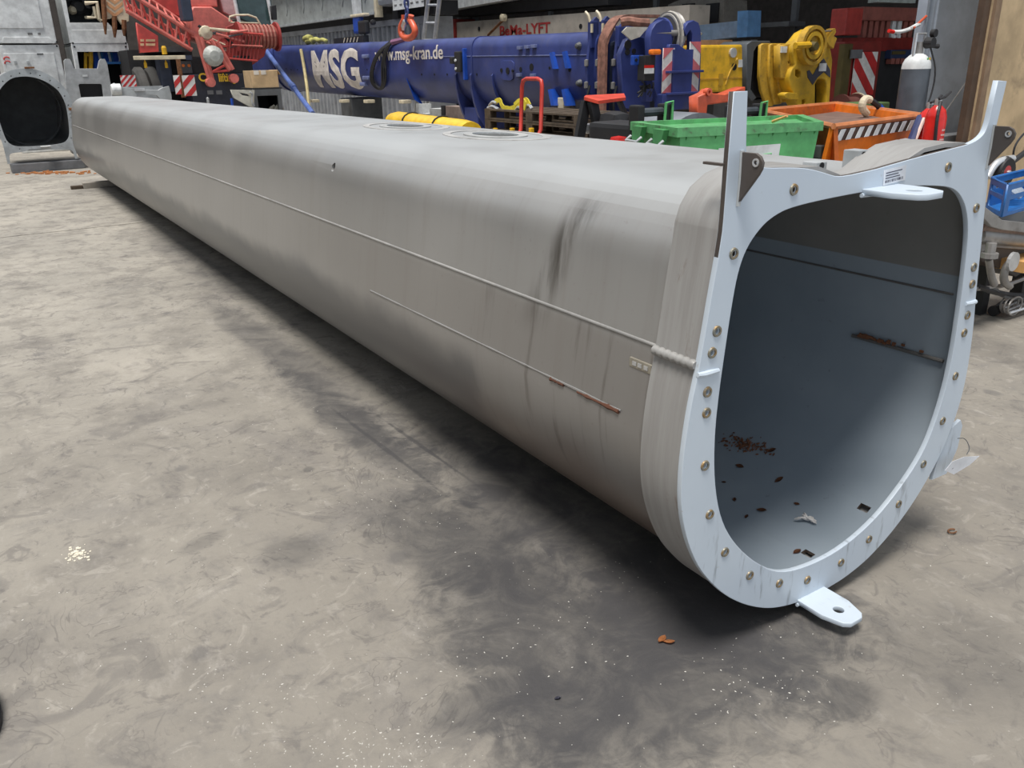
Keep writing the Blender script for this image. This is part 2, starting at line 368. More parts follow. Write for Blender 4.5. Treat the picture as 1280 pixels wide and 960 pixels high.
def circ(cx, cy, r, n=16): return [(cx+r*math.cos(2*PI*k/n), cy+r*math.sin(2*PI*k/n)) for k in range(n)]
def cut(o, cutters):
    """real openings: boolean difference baked into the mesh"""
    for cm in cutters:
        c = bpy.data.objects.new('tmp', cm); COL.objects.link(c)
        md = o.modifiers.new('b', 'BOOLEAN'); md.operation = 'DIFFERENCE'; md.solver = 'EXACT'; md.object = c
        bpy.context.view_layer.update()
        me = bpy.data.meshes.new_from_object(o.evaluated_get(bpy.context.evaluated_depsgraph_get()))
        o.modifiers.clear(); o.data = me; bpy.data.objects.remove(c)
def mesh_of(bm):
    me = bpy.data.meshes.new('shape'); bmesh.ops.recalc_face_normals(bm, faces=bm.faces[:]); bm.to_mesh(me); bm.free(); return me
def copy_tree(o, parent=None):
    c = o.copy(); COL.objects.link(c)
    if parent is not None: c.parent = parent
    for ch in list(o.children): copy_tree(ch, c)
    return c
# boxes laid out by where they stand: face on the plane X = const or Y = const
def spanX(X, x1, x2, y1, y2):
    xm = (x1+x2)/2
    return atX(x1, y1, X).y, atX(x2, y1, X).y, atX(xm, y1, X).z, atX(xm, y2, X).z
def bxX(name, m, parent, X, x1, x2, y1, y2, d, bev=0.0):
    Y1, Y2, z1, z2 = spanX(X, x1, x2, y1, y2); return link(name, B(((X, Y1, z1), (X+d, Y2, z2)), bev=bev), m, parent)
def spanY(Y, x1, x2, y1, y2):
    xm = (x1+x2)/2; ym = (y1+y2)/2
    return atY(x1, ym, Y).x, atY(x2, ym, Y).x, atY(xm, y1, Y).z, atY(xm, y2, Y).z
def bxY(name, m, parent, Y, x1, x2, y1, y2, d, bev=0.0):
    X1, X2, z1, z2 = spanY(Y, x1, x2, y1, y2); return link(name, B(((X1, Y, z1), (X2, Y+d, z2)), bev=bev), m, parent)
def stripes(parent, w, h, mtx, n=3, lean=1, th=0.01, white=None, red=None, names=('warning_panel', 'stripe')):
    """a white board with slanting red bars, as separate raised strips"""
    base = link(names[0], plate([(0, 0), (w, 0), (w, h), (0, h)], [], th), white or wwhite_m, parent)
    base.data.transform(mtx)
    p = w*1.15/n if w > h else h*1.3/n
    k = -6
    while k < 14:
        poly = [(k*p, 0), (k*p+p*0.5, 0), (k*p+p*0.5+h*lean, h), (k*p+h*lean, h)]
        def clip(ps, ax, v, keep):
            out = []
            for a, b in zip(ps, ps[1:]+ps[:1]):
                ia, ib = keep(a[ax], v), keep(b[ax], v)
                if ia: out.append(a)
                if ia != ib:
                    t_ = (v-a[ax])/(b[ax]-a[ax]); out.append((a[0]+(b[0]-a[0])*t_, a[1]+(b[1]-a[1])*t_))
            return out
        poly = clip(poly, 0, 0.0, lambda q, v: q >= v)
        if poly: poly = clip(poly, 0, w, lambda q, v: q <= v)
        if len(poly) >= 3:
            s = link(names[1], plate(poly, [], 0.004), red or wred_m, base); s.data.transform(mtx @ Matrix.Translation((0, 0, th/2+0.002)))
        k += 1
    return base

# ================================================================== SETTING
JY = 10.42
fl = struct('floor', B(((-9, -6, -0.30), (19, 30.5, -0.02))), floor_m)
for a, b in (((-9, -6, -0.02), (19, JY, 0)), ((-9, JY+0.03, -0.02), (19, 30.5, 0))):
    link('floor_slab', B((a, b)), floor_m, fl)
struct('wall_back', B(((-9, 29.9, -0.02), (19, 30.3, 8))), wall_m)
struct('wall_right', B(((17.6, -2, -0.02), (18, 29.9, 8))), wall_m)
struct('blocker_wall_left', B(((-9.3, -6, -0.02), (-9, 29.9, 8))), wall_m)  # added wall out of view, cuts low sky light under the boom
struct('ceiling', B(((10.2, 3.9, 6.0), (17.6, 29.9, 6.2))), roof_m)

# ================================================================== THE BIG GREY BOOM SECTION
CXB = 2.017; YF = 1.371
halfL = [(-0.05,.043),(-0.13,.05),(-.231,.076),(-.31,.115),(-.38,.16),(-.45,.218),(-.51,.285),(-.555,.345),(-.592,.415),(-.62,.49),(-.636,.56),(-.642,.64),(-.637,.74),(-.624,.84),(-.607,.92),(-.592,1.02),(-.578,1.12),(-.565,1.20),(-.557,1.268)]
topL = [(-.556,1.30),(-.555,1.45),(-.553,1.577),(-.512,1.577),(-.506,1.50),(-.502,1.446),(-.487,1.42),(-.45,1.404),(-.33,1.396),(-.27,1.388),(-.21,1.373),(-.16,1.359),(-.10,1.360)]
halfR = [(x*-1, z) for x, z in halfL]
topR = [(.550,1.30),(.545,1.37),(.545,1.45),(.556,1.568),(.512,1.571),(.505,1.50),(.500,1.447),(.482,1.42),(.43,1.403),(.335,1.395),(.22,1.387),(.08,1.374),(0,1.366)]
def chaikin(p, it=2, closed=False):
    for _ in range(it):
        n = len(p); q = [] if closed else [p[0]]
        for i in range(n if closed else n-1):
            a, b = p[i], p[(i+1) % n]; q += [(a[0]*.75+b[0]*.25, a[1]*.75+b[1]*.25), (a[0]*.25+b[0]*.75, a[1]*.25+b[1]*.75)]
        if not closed: q.append(p[-1])
        p = q
    return p
halfL = chaikin(halfL, 2); halfR = chaikin(halfR, 2)
topL = topL[:4]+chaikin(topL[4:], 2); topR = topR[:5]+chaikin(topR[5:], 2)
outer = halfL + topL + topR[::-1] + halfR[::-1]
inner = [(-.06,.165),(-.207,.189),(-.324,.27),(-.426,.375),(-.488,.475),(-.523,.60),(-.535,.74),(-.530,.86),(-.520,.97),(-.508,1.09),(-.495,1.17),(-.470,1.225),(-.425,1.268),(-.38,1.29),(-.322,1.303),(-.17,1.311),(0,1.314),
         (.17,1.311),(.322,1.296),(.38,1.283),(.425,1.258),(.465,1.215),(.492,1.16),(.508,1.09),(.522,.97),(.531,.86),(.537,.74),(.530,.61),(.495,.475),(.45,.39),(.356,.300),(.24,.222),(.09,.172)]
inner = chaikin(inner, 2, True)
boom = thing('crane_boom_section', 'long grey painted crane boom section lying diagonally on the floor, open end towards the viewer', 'boom', (2.0, 1.4, 0))

def rsec(hw, zt, zb, rt, n=10):
    """body section: flat top, rounded shoulders, near-vertical flanks, egg-round belly (list of dx, z)"""
    zm = zb+hw*1.02; pts = []
    for k in range(n+3):
        a = -PI/2-PI/2*k/(n+2); pts.append((hw*math.cos(a), zm+(zm-zb)*math.sin(a)))
    ht = hw*0.90
    for k in range(n+1):
        a = PI-PI/2*k/n; pts.append((-ht+rt+rt*math.cos(a), zt-rt+rt*math.sin(a)))
    left = pts
    return left+[(-x, z) for x, z in left[::-1]][:-1]
def loft(secs, cap=True):
    bm = bmesh.new(); rr = [[bm.verts.new(p) for p in s] for s in secs]; n = len(rr[0])
    for a, b in zip(rr, rr[1:]):
        for k in range(n): bm.faces.new((a[k], a[(k+1) % n], b[(k+1) % n], b[k]))
    if cap: bm.faces.new(rr[0][::-1]); bm.faces.new(rr[-1])
    return bm
NB = 26; Y0, Y1 = YF+0.01, 14.5
def body_params(t): return 2.017-0.027*t, 0.612-0.055*t, 1.335-0.055*t, 0.066+0.02*t     # centre, half width, top, bottom
def body_sec(y, off=0.0, n=10):
    t = (y-1.37)/13.1; c, hw, zt, zb = body_params(t)
    return [(c+x, y, z) for x, z in rsec(hw-off, zt-off, zb+off, 0.225-off, n)]
bm = loft([body_sec(Y0+(Y1-Y0)*i/NB) for i in range(NB+1)])
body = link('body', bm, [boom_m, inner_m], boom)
innr = loft([body_sec(y, 0.013) for y in [Y0-0.1]+[Y0+(Y1-Y0)*i/NB for i in range(1, NB)]+[Y1-0.03]])
cut(body, [mesh_of(innr)])
# openings: two hatches on top, a slot on the flank, three drain slots in the belly
h1 = Vector((2.14, 3.49, 1.3)); h2 = Vector((2.12, 4.42, 1.3))
def oval(c, rx, ry, z0, z1, seg=24):
    return mesh_of(prism([(c.x+rx*math.cos(2*PI*k/seg), c.y+ry*math.sin(2*PI*k/seg), z0) for k in range(seg)], (0, 0, z1-z0)))
sl = atX(404, 210, 1.44)
cutters = [oval(h1, .085, .16, 1.2, 1.45), oval(h2, .085, .16, 1.2, 1.45), mesh_of(L([(0, -.1), (.02, -.1), (.02, .25), (0, .25)], (sl.x-0.05, sl.y, sl.z), 'X', 14))]
cut(body, cutters)
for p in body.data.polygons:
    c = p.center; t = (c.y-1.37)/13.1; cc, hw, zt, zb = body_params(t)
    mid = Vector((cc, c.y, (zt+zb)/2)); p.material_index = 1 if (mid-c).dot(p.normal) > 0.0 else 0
autosmooth(body.data, 35)
def surf(origin, target):
    """first hit on the boom body along a sight line"""
    bv = BVHTree.FromPolygons([v.co for v in body.data.vertices], [p.vertices for p in body.data.polygons])
    d = (target-origin).normalized(); return bv.ray_cast(origin, d)
BV = BVHTree.FromPolygons([v.co for v in body.data.vertices], [p.vertices for p in body.data.polygons])
def hit(x, y):
    d = (R @ _ray(x, y)).normalized(); r = BV.ray_cast(CAM, d); return r[0], r[1]
link('end_plate', loft([body_sec(Y1-0.03, 0.02), body_sec(Y1-0.018, 0.02)]), boom_m, boom)
def hatch_ring(c, mname):
    q = []
    for r_, z in ((0.0, 0), (1, 0), (1, 1), (0, 1)): q.append((r_, z))
    bm = bmesh.new(); seg = 32; z0 = 1.335-0.055*(c.y-1.37)/13.1
    def rg(rx, ry, z): return [bm.verts.new((c.x+rx*math.cos(2*PI*k/seg), c.y+ry*math.sin(2*PI*k/seg), z)) for k in range(seg)]
    R4 = [rg(.125, .21, z0-.002), rg(.125, .21, z0+.006), rg(.085, .16, z0+.006), rg(.085, .16, z0-.002)]
    for a, b in zip(R4, R4[1:]+R4[:1]):
        for k in range(seg): bm.faces.new((a[k], a[(k+1) % seg], b[(k+1) % seg], b[k]))
    o = link('hatch_ring', bm, M('scuffed_ring_paint', (0.40, 0.405, 0.40), 0.5, dirty=.3), boom)
    rc_ = link('hatch_cover', B(((c.x-.10, c.y-.17, z0-.04), (c.x+.10, c.y+.17, z0-.03))), M('pale_blue_cover', (0.40, 0.47, 0.55), .35), boom)
    link('cover_bore', L([(0, .0), (.04, .0), (.04, .003), (0, .003)], (c.x+.02, c.y-.10, z0-.03), 'Z', 14), darkhole, rc_)
    bm = bmesh.new()
    R4 = [rg(.20, .37, z0-.002), rg(.20, .37, z0+.003), rg(.165, .32, z0+.003), rg(.165, .32, z0-.002)]
    for a, b in zip(R4, R4[1:]+R4[:1]):
        for k in range(seg): bm.faces.new((a[k], a[(k+1) % seg], b[(k+1) % seg], b[k]))
    link('chalk_ring', bm, M('pale_scuff', (0.40, 0.395, 0.385), 0.55, dirty=.5, scale=14), boom)
hatch_ring(h1, ''); hatch_ring(h2, '')
# collar round the mouth
def off_loop(loop, d):
    n = len(loop); out = []
    for i in range(n):
        a = Vector(loop[i-1]); b = Vector(loop[(i+1) % n]); t = (b-a).normalized(); out.append((loop[i][0]-t.y*d, loop[i][1]+t.x*d))
    return out
ctopL = [(-.54,1.31),(-.51,1.35),(-.46,1.38),(-.40,1.395),(-.32,1.395),(-.22,1.39),(-.14,1.365),(-.08,1.342)]
ctopR = [(.54,1.33),(.515,1.368),(.47,1.395),(.41,1.408),(.32,1.412),(.22,1.405),(.14,1.378),(.07,1.345),(0,1.338)]
cl = [(x*0.995, z+0.004) for x, z in halfL[:]]+ctopL+ctopR[::-1]+[(x*0.995, z+0.004) for x, z in halfR[::-1]]
ci = off_loop(cl, -0.012)
bm = bmesh.new(); rings4 = []
for lp, y in ((cl, YF+.012), (cl, YF+.165), (ci, YF+.165), (ci, YF+.012)): rings4.append([bm.verts.new((CXB+x, y, z)) for x, z in lp])
n = len(cl)
for a, b in zip(rings4, rings4[1:]+rings4[:1]):
    for k in range(n): bm.faces.new((a[k], a[(k+1) % n], b[(k+1) % n], b[k]))
link('collar', bm, collar_m, boom, smooth=30)
# closing sheet between the collar's rear edge and the body
bm = bmesh.new(); bs = body_sec(YF+.155, 0.004, 10); 
ci_pts = [Vector((CXB+x, YF+.158, z)) for x, z in ci]
def nearest(p): return min((Vector(q) for q in bs), key=lambda q: (q-p).length)
ra = [bm.verts.new(p) for p in ci_pts]; rb = [bm.verts.new((nearest(p).x, YF+.158, nearest(p).z)) for p in ci_pts]
rc = [bm.verts.new(v.co+Vector((0, -.01, 0))) for v in ra]; rd = [bm.verts.new(v.co+Vector((0, -.01, 0))) for v in rb]
for a, b in ((ra, rb), (rb, rd), (rd, rc), (rc, ra)):
    for k in range(n): bm.faces.new((a[k], a[(k+1) % n], b[(k+1) % n], b[k]))
link('collar_web', bm, collar_m, boom)
# flange with its threaded inserts
holes_px = [(992,237),(917,317),(896,414),(890,441),(884,490),(883,516),(881,582),(887,643),(906,690),(937,719),(974,729),(1009,725),(1051,703),(1086,674),(1123,630),(1154,580),(1178,526),(1194,470),(1205,416),(1209,394),(1215,355),(1217,334),(1220,260),(1185,209)]
hp = []
for x, y in holes_px: q = atY(x, y, YF); hp.append((q.x-CXB, q.z))
me = plate(outer, [inner]+[circ(x, z, .0085, 12) for x, z in hp], 0.016, 0.0015)
me.transform(fy_mat((CXB, YF+.008, 0)))
fl_o = link('flange', me, [flange_m, M('dark_brown_edge_steel', (0.075, 0.062, 0.055), .5)], boom)
for p in fl_o.data.polygons:
    if abs(p.normal.y) < .3 and p.center.z > 1.2 and p.normal.x*(p.center.x-CXB) > -.05 and math.hypot(p.center.x-CXB, (p.center.z-.74)*.9) > .56: p.material_index = 1
for x, z in hp:
    s = link('threaded_insert', L([(.0085, 0.004), (.0085, -.004), (.0135, -.004), (.015, 0), (.015, 0.004), (.0085, .004)], (CXB+x, YF, z), 'Y', 18), ring_m, fl_o)
    link('bolt_bore', L([(0, .010), (.0088, .010), (.0088, .013), (0, .013)], (CXB+x, YF, z), 'Y', 12), darkhole, s)
# weld beads across the flange where its halves meet
for pts in ([(872, 469), (880, 468), (890, 465), (898, 463)], [(1207, 380), (1213, 379), (1219, 377)]):
    link('weld_bead', T([atY(x, y, YF-0.001) for x, y in pts], [.006, .008, .008, .006][:len(pts)], 8), flange_m, fl_o)
# gusset plates standing off the flange, fin, lugs, blocks
def gusset(X, z0):
    o = [(0, 0), (.045, 0), (.058, -.006), (.066, -.018), (.064, -.032), (.056, -.046), (.0, -.118), (-.004, -.118), (-.004, 0)]
    me = plate(o, [circ(.048, -.019, .006, 12)], .008, .001); me.transform(fx_mat((X, YF, z0)))
    g = link('gusset_plate', me, M('dark_brown_edge_steel', (0.075, 0.062, 0.055), 0.5), boom)
    link('pin_bush', ring(.0055, .0095, .012, (X-.006, YF-.048, z0-.019), 'X', 16), alu_m, g)
    link('weld_bead', T([(X, YF-.001, z0+.004), (X, YF-.003, z0-.06), (X, YF-.001, z0-.122)], .006, 8), grey_m, g)
gusset(1.502, 1.446); gusset(2.548, 1.447)
q = atY(886, 206, YF+.05)
link('side_fin', B(((1.463, YF+.01, q.z), (q.x, YF+.07, q.z+.006)), bev=.001), M('dark_brown_edge_steel', (0.075, 0.062, 0.055)), boom)
def lug(c, z, w, l, name='lifting_lug'):
    o = [(-w*.5, .0), (-w*.5, -l*.55), (-w*.34, -l*.92), (-w*.2, -l), (w*.2, -l), (w*.34, -l*.92), (w*.5, -l*.55), (w*.5, 0)]
    me = plate(o, [circ(0, -l*.62, w*.15, 14)], .016, .002); me.transform(Matrix.Translation((c, YF, z)))
    g = link(name, me, flange_m, boom)
    link('weld_bead', T([(c-w*.55, YF-.002, z-.008), (c, YF-.004, z-.010), (c+w*.55, YF-.002, z-.008)], .006, 8), flange_m, g)
lug(2.045, 1.312, .15, .155); lug(1.975, .048, .125, .165)
for x, y0 in ((2.125, 1.63), (2.175, 1.53)):
    bmz = 1.333 if x < 2.15 else 1.335
    o = link('square_block', B(((x-.02, y0, bmz), (x+.028, y0+.05, bmz+(.022 if x < 2.15 else .058))), bev=.002), grey_m, boom)
    link('block_bore', L([(0, -.002), (.010, -.002), (.010, .0), (0, .0)], (x+.004, y0, bmz+(.012 if x < 2.15 else .044)), 'Y', 14), darkhole, o)
# sticker with bar code on the flange
q = atY(1118, 219, YF)
st = link('paper_sticker', plate([(-.048, -.020), (.048, -.020), (.048, .020), (-.048, .020)], [], .001), M('white_sticker', (0.66, 0.68, 0.72), 0.4, dirty=0.1), boom)
st.data.transform(fy_mat((q.x, YF-.001, q.z)) @ Matrix.Rotation(math.radians(4), 4, 'Z'))
bm = bmesh.new()
for i in range(16):
    x = -.040+i*.005; box(bm, (x, -.015, .0006), (x+random.choice((.0015, .003)), -.008, .0012))
for j, w in enumerate((.07, .055, .062)): box(bm, (-.04, .010-j*.007, .0006), (-.04+w, .0125-j*.007, .0012))
bc = link('bar_code', bm, M('black_print', (0.05, 0.05, 0.08), 0.5), st); bc.data.transform(fy_mat((q.x, YF-.001, q.z)) @ Matrix.Rotation(math.radians(4), 4, 'Z'))
# tag plate on the right edge, wire and paper tag
tp = [atY(x, y, YF+.01) for x, y in ((1190, 535), (1201, 525), (1203, 532), (1197, 560), (1183, 592), (1165, 600), (1172, 575))]
link('tag_plate', prism(tp, (0, .012, 0)), flange_m, boom)
a = atY(1197, 548, YF-.01)
wire = link('tag_wire', T(smoothpts([a, a+Vector((.03, -.01, -.002)), a+Vector((.036, -.03, -.035)), a+Vector((.02, -.03, -.055))]), .0015, 6), dgrey_m, boom)
tq = [atY(x, y, YF-.03-.0005*(x-1180)) for x, y in ((1181, 588), (1190, 577), (1205, 571), (1224, 570), (1212, 581), (1192, 593))]
link('paper_tag', prism(tq, (0, -.001, 0)), M('white_sticker', (0.66, 0.68, 0.72)), boom)
link('tag_print', T([atY(1190, 586, YF-.036), atY(1206, 576, YF-.036)], .0012, 4), M('grey_label', (0.16, 0.16, 0.16)), boom)
# long seam down the flank, thick weld over the collar
def flank(y, z):
    h = BV.ray_cast(Vector((0.6, y, z)), Vector((1, 0, 0))); return h[0]
seam_z = [(1.57, .938), (3, .934), (6, .925), (10, .912), (14.4, .898)]
def zs(y):
    for (a, za), (b, zb_) in zip(seam_z, seam_z[1:]):
        if y <= b: return za+(zb_-za)*(y-a)/(b-a)
    return seam_z[-1][1]
ys = [1.54+i*0.16 for i in range(81)]
link('seam_weld', T([flank(y, zs(y))+Vector((.0015, 0, 0)) for y in ys if y < 14.45], .006, 8), M('seam_grey_paint', (0.30, 0.295, 0.285), 0.4), boom, smooth=50)
pts = [Vector((CXB-.606+.0*i, YF+.012+i*.0075, .942)) for i in range(21)]
link('collar_weld', T(pts, [.010+.004*abs(math.sin(i*1.05)) for i in range(21)], 10), M('seam_grey_paint', (0.30, 0.295, 0.285)), boom, smooth=60)
yl = [1.66+i*0.07 for i in range(26)]
link('lower_weld', T([flank(y, .725-.012*(y-1.6)) for y in yl], [.002+random.random()*.003 for _ in yl], 6), boom_m, boom)
for y0, y1 in ((1.665, 1.86), (1.93, 2.0)):
    yy = [y0+(y1-y0)*i/8 for i in range(9)]
    link('rust_streak', T([flank(y, .725-.012*(y-1.6)-.004)+Vector((-.002, 0, 0)) for y in yy], [.003+random.random()*.005 for _ in yy], 6), M('fresh_rust', (0.10, 0.038, 0.02), 0.8), boom)
# type plate
q = atX(793, 459, 1.409)
h = flank(q.y, q.z)
tpb = link('type_plate', B(((h.x-.004, q.y-.045, q.z-.014), (h.x+.004, q.y+.045, q.z+.014)), bev=.003), M('worn_brass_plate', (0.36, 0.33, 0.27), 0.4, metal=0.3), boom)
bm = bmesh.new()
for yy in (-.025, 0, .022): box(bm, (h.x-.006, q.y+yy-.008, q.z-.006), (h.x-.0038, q.y+yy+.008, q.z+.006), .001)
link('embossing', bm, alu_m, tpb)
# end cap debris at the far end: rusty lip
link('corner_lip', B(((1.47, 14.44, 1.10), (1.53, 14.56, 1.14)), bev=.01), rust_m, boom)
# inside: weld ledge along the right wall and seam
def inwall(y, z): 
    h = BV.ray_cast(Vector((CXB, y, z)), Vector((1, 0, 0))); return h[0]
link('inner_ledge', T([inwall(1.43+i*.05, .688)+Vector((-.006, 0, 0)) for i in range(8)], .007, 8), M('ledge_grey', (0.13, 0.125, 0.12), 0.6), boom)
link('inner_seam', T([inwall(1.42+i*.3, .925)+Vector((-.001, 0, 0)) for i in range(30)], .004, 6), M('ledge_grey', (0.13, 0.125, 0.12)), boom)
hl = lambda y, z: BV.ray_cast(Vector((CXB, y, z)), Vector((-1, 0, 0)))[0]
link('inner_seam', T([hl(1.42+i*.3, .925)+Vector((.001, 0, 0)) for i in range(30)], .004, 6), M('ledge_grey', (0.13, 0.125, 0.12)), boom)
# drain slots with raised dark bores
def frame_from(n):
    n = n.normalized(); u = Vector((0, 1, 0)); u = (u-n*u.dot(n)).normalized(); v = n.cross(u); return u, v
for i, (x, y, w_, h_) in enumerate(((1080, 635, .022, .016), (1010, 692, .022, .016), (944, 706, .03, .012))):
    p, nn = hit(x, y)
    if p is None: continue
    u, v = frame_from(nn); p2 = p-nn*.03
    q = [p2+u*a*.020+v*b*.013 for a, b in ((-1, -1), (1, -1), (1, 1), (-1, 1))]
    cut(body, [mesh_of(prism(q, nn*.06))])

# loose things inside the boom
def leaf(p, nn, size, m, label, ang, group, fold=0.25):
    u, v = frame_from(nn); ca, sa = math.cos(ang), math.sin(ang); a = u*ca+v*sa; b = v*ca-u*sa
    bm = bmesh.new(); N = 6; mid = []; lf = []; rt = []
    for i in range(N+1):
        t = i/N; w = math.sin(PI*min(1, t*1.05))**0.8*size*0.28; cz = size*fold*(t-.5)**2
        base = p+a*size*(t-.5)+nn*(cz+.001)
        mid.append(bm.verts.new(base)); lf.append(bm.verts.new(base+b*w+nn*w*.5)); rt.append(bm.verts.new(base-b*w*.8+nn*w*.35))
    for i in range(N):
        bm.faces.new((mid[i], mid[i+1], lf[i+1], lf[i])); bm.faces.new((mid[i+1], mid[i], rt[i], rt[i+1]))
    bmesh.ops.solidify(bm, geom=bm.faces[:], thickness=size*0.02)
    o = link('dry_leaf', bm, m); return tag(o, label, 'leaf', group)
LV = [(974, 600, .026, 'curled brown leaf left of the white rag inside the boom', 1.2), (952, 638, .026, 'dark curled leaf nearest the left wall inside the boom mouth', .5),
      (933, 646, .016, 'tiny black leaf scrap low on the left inside wall', 2.0), (996, 690, .026, 'reddish upright leaf beside the lower drain slot', 1.6),
      (996, 630, .016, 'small brown leaf scrap just above the white rag', .2), (925, 583, .026, 'flat dark leaf on the left inside wall below the leaf heap', .1),
      (918, 625, .018, 'short dark leaf scrap near the flange inside edge on the left', 2.4), (965, 563, .024, 'longest loose leaf at the right of the leaf heap inside', .8),
      (905, 603, .013, 'smallest leaf crumb beside the inner edge of the flange', .4)]
for x, y, s_, lb, an in LV:
    p, nn = hit(x, y)
    if p: leaf(p, nn, s_*1.5, leaf_m, lb, an, None)
# heap of leaf litter: stuff
bm = bmesh.new()
for i in range(120):
    x = random.gauss(935, 16); y = 556+(x-935)*.22+random.gauss(0, 5)
    p, nn = hit(x, y)
    if not p: continue
    u, v = frame_from(nn); s_ = random.uniform(.002, .006); a = random.random()*6
    c = p+nn*random.uniform(.001, .006); d1 = (u*math.cos(a)+v*math.sin(a))*s_*2+nn*random.uniform(-.003, .004); d2 = (v*math.cos(a)-u*math.sin(a))*s_
    q = [bm.verts.new(c+d1), bm.verts.new(c+d2), bm.verts.new(c-d1), bm.verts.new(c-d2)]; w_ = bm.verts.new(c+nn*.003)
    for k in range(4): bm.faces.new((q[k], q[(k+1) % 4], w_))
hp_o = tag(link('leaf_litter', bm, leaf_m), 'smeared heap of dark leaf litter on the left inside wall of the boom', 'leaves'); hp_o['kind'] = 'stuff'
bm = bmesh.new()
for i in range(40):
    t = min(1, abs(random.gauss(0, .25))); p = inwall(1.75-.33*t, .695)+Vector((-.012, 0, random.uniform(0, .012)))
    box(bm, p-Vector((.003, .005, .003))*random.uniform(.5, 1.4), p+Vector((.003, .006, .004))*random.uniform(.5, 1.5))
hp_o = tag(link('rust_crumbs', bm, leaf_m), 'rusty crumbs and leaf bits lying on the ledge inside the boom', 'debris'); hp_o['kind'] = 'stuff'
# crumpled rag
p, nn = hit(1010, 652)
bm = bmesh.new(); u, v = frame_from(nn)
for i in range(11):
    a = random.uniform(-.6, .9)+random.choice((0, PI)); s_ = random.uniform(.018, .045); c = p+nn*.008
    e = c+(u*math.cos(a)+v*math.sin(a))*s_+nn*random.uniform(-.004, .012)
    tube(bm, smoothpts([c+nn*random.uniform(0, .012), (c+e)/2+nn*.012, e], 1), [.004, .005, .004, .003, .003, .002][:len(smoothpts([c, c, c], 1))], 5)
tag(link('crumpled_rag', bm, M('white_rag', (0.62, 0.60, 0.58), 0.9, scale=60)), 'crumpled white rag lying in the bottom of the open boom', 'rag')
for an, x, y in ((.3, 1045, 622), (2.6, 993, 655)):
    p, nn = hit(x, y); u, v = frame_from(nn)
    pass
# ================================================================== SMALL THINGS ON THE FLOOR
def fleaf(x, y, s_, m, lb, an, dz=.0):
    p = atZ(x, y, .002); return leaf(p, Vector((0, 0, 1)), s_, m, lb, an, None, .5)
fleaf(827, 800, .042, leafo_m, 'left half of the pair of orange dry leaves on the dark floor', 1.9)
fleaf(836, 803, .038, leafo_m, 'right half of the pair of orange dry leaves on the dark floor', 1.0)
q = atZ(1190, 665, .004)
tag(link('bent_ring', T([q+Vector((.018*math.cos(a), .012*math.sin(a), .004)) for a in [i*PI/6 for i in range(11)]], .003, 6), rust_m), 'small bent rusty ring on the floor right of the boom mouth', 'ring')
q = atZ(697, 873, .002)
leaf(q, Vector((0, 0, 1)), .022, M('black_print', (0.05, 0.05, 0.08)), 'small black scrap on the oily floor in front of the boom', 1.4, None)
# crumbled plaster patch
bm = bmesh.new(); c = atZ(96, 693, 0)
for i in range(90):
    a = random.random()*2*PI; r_ = abs(random.gauss(0, .022)); s_ = random.uniform(.001, .005)
    p = c+Vector((math.cos(a)*r_*1.1, math.sin(a)*r_*1.5, 0)); box(bm, p-Vector((s_, s_*1.4, 0)), p+Vector((s_*1.2, s_, s_*.7)))
o = tag(link('plaster_crumbs', bm, M('pale_plaster', (0.66, 0.61, 0.50), 0.9)), 'pale crushed plaster crumbs on the floor at left', 'debris'); o['kind'] = 'stuff'
# swarf chips sprinkled over the floor
bm = bmesh.new()
cl_ = [(640, 640, 60, 40, 60), (500, 620, 60, 30, 50), (860, 800, 90, 60, 90), (960, 860, 60, 30, 60), (560, 840, 120, 60, 80), (470, 940, 80, 20, 120), (300, 850, 60, 30, 60), (740, 740, 60, 40, 40), (200, 700, 200, 120, 80), (1210, 790, 40, 80, 30), (400, 480, 90, 60, 40)]
for x0, y0, sx, sy, k in cl_:
    for i in range(k):
        y = min(958, random.gauss(y0, sy)); x = random.gauss(x0, sx)
        if y < 250: continue
        p = atZ(x, y, 0); s_ = random.uniform(.0007, .0022)
        if p.x > 1.36 and p.y > 1.4 and p.x < 2.75: continue
        a = random.random()*3; v1 = Vector((math.cos(a), math.sin(a), 0))*s_*random.uniform(1, 2.6); v2 = Vector((-math.sin(a), math.cos(a), 0))*s_
        vs = [bm.verts.new(p+v1), bm.verts.new(p+v2), bm.verts.new(p-v1), bm.verts.new(p-v2)]; t_ = bm.verts.new(p+Vector((0, 0, s_)))
        for j in range(4): bm.faces.new((vs[j], vs[(j+1) % 4], t_))
o = tag(link('metal_swarf', bm, M('pale_swarf', (0.62, 0.60, 0.55), 0.5)), 'pale metal swarf and grit sprinkled over the concrete floor', 'grit'); o['kind'] = 'stuff'
# timber bearer under the far end
tb = thing('timber_bearer', 'timber bearer on the floor under the far end of the grey boom', 'timber', (1.8, 14.2, 0))
link('beam', B(((1.42, 14.12, 0), (2.7, 14.27, .082)), bev=.006), M('pale_timber', (0.34, 0.31, 0.27), 0.8), tb)
link('beam_stub', B(((1.25, 14.14, 0), (1.415, 14.22, .05)), bev=.01), wood_m, tb)
# shoe tip at the left edge
sh = thing('work_boot', 'dark work boot toe cut off by the left edge of the picture', 'boot', (-.28, 2.31, 0))
bm = bmesh.new(); bmesh.ops.create_uvsphere(bm, u_segments=20, v_segments=12, radius=1)
for v in bm.verts: v.co = Vector((v.co.x*.048, v.co.y*.13, v.co.z*.05+.045)) + Vector((-.285, 2.30, 0)); v.co.z = max(v.co.z, .018)
link('upper', bm, M('dark_boot_leather', (0.02, 0.018, 0.022), 0.6), sh, smooth=60)
link('sole', prism([(-.285+.052*math.cos(a), 2.30+.134*math.sin(a), 0) for a in [i*PI/10 for i in range(20)]], (0, 0, .018)), black_m, sh)

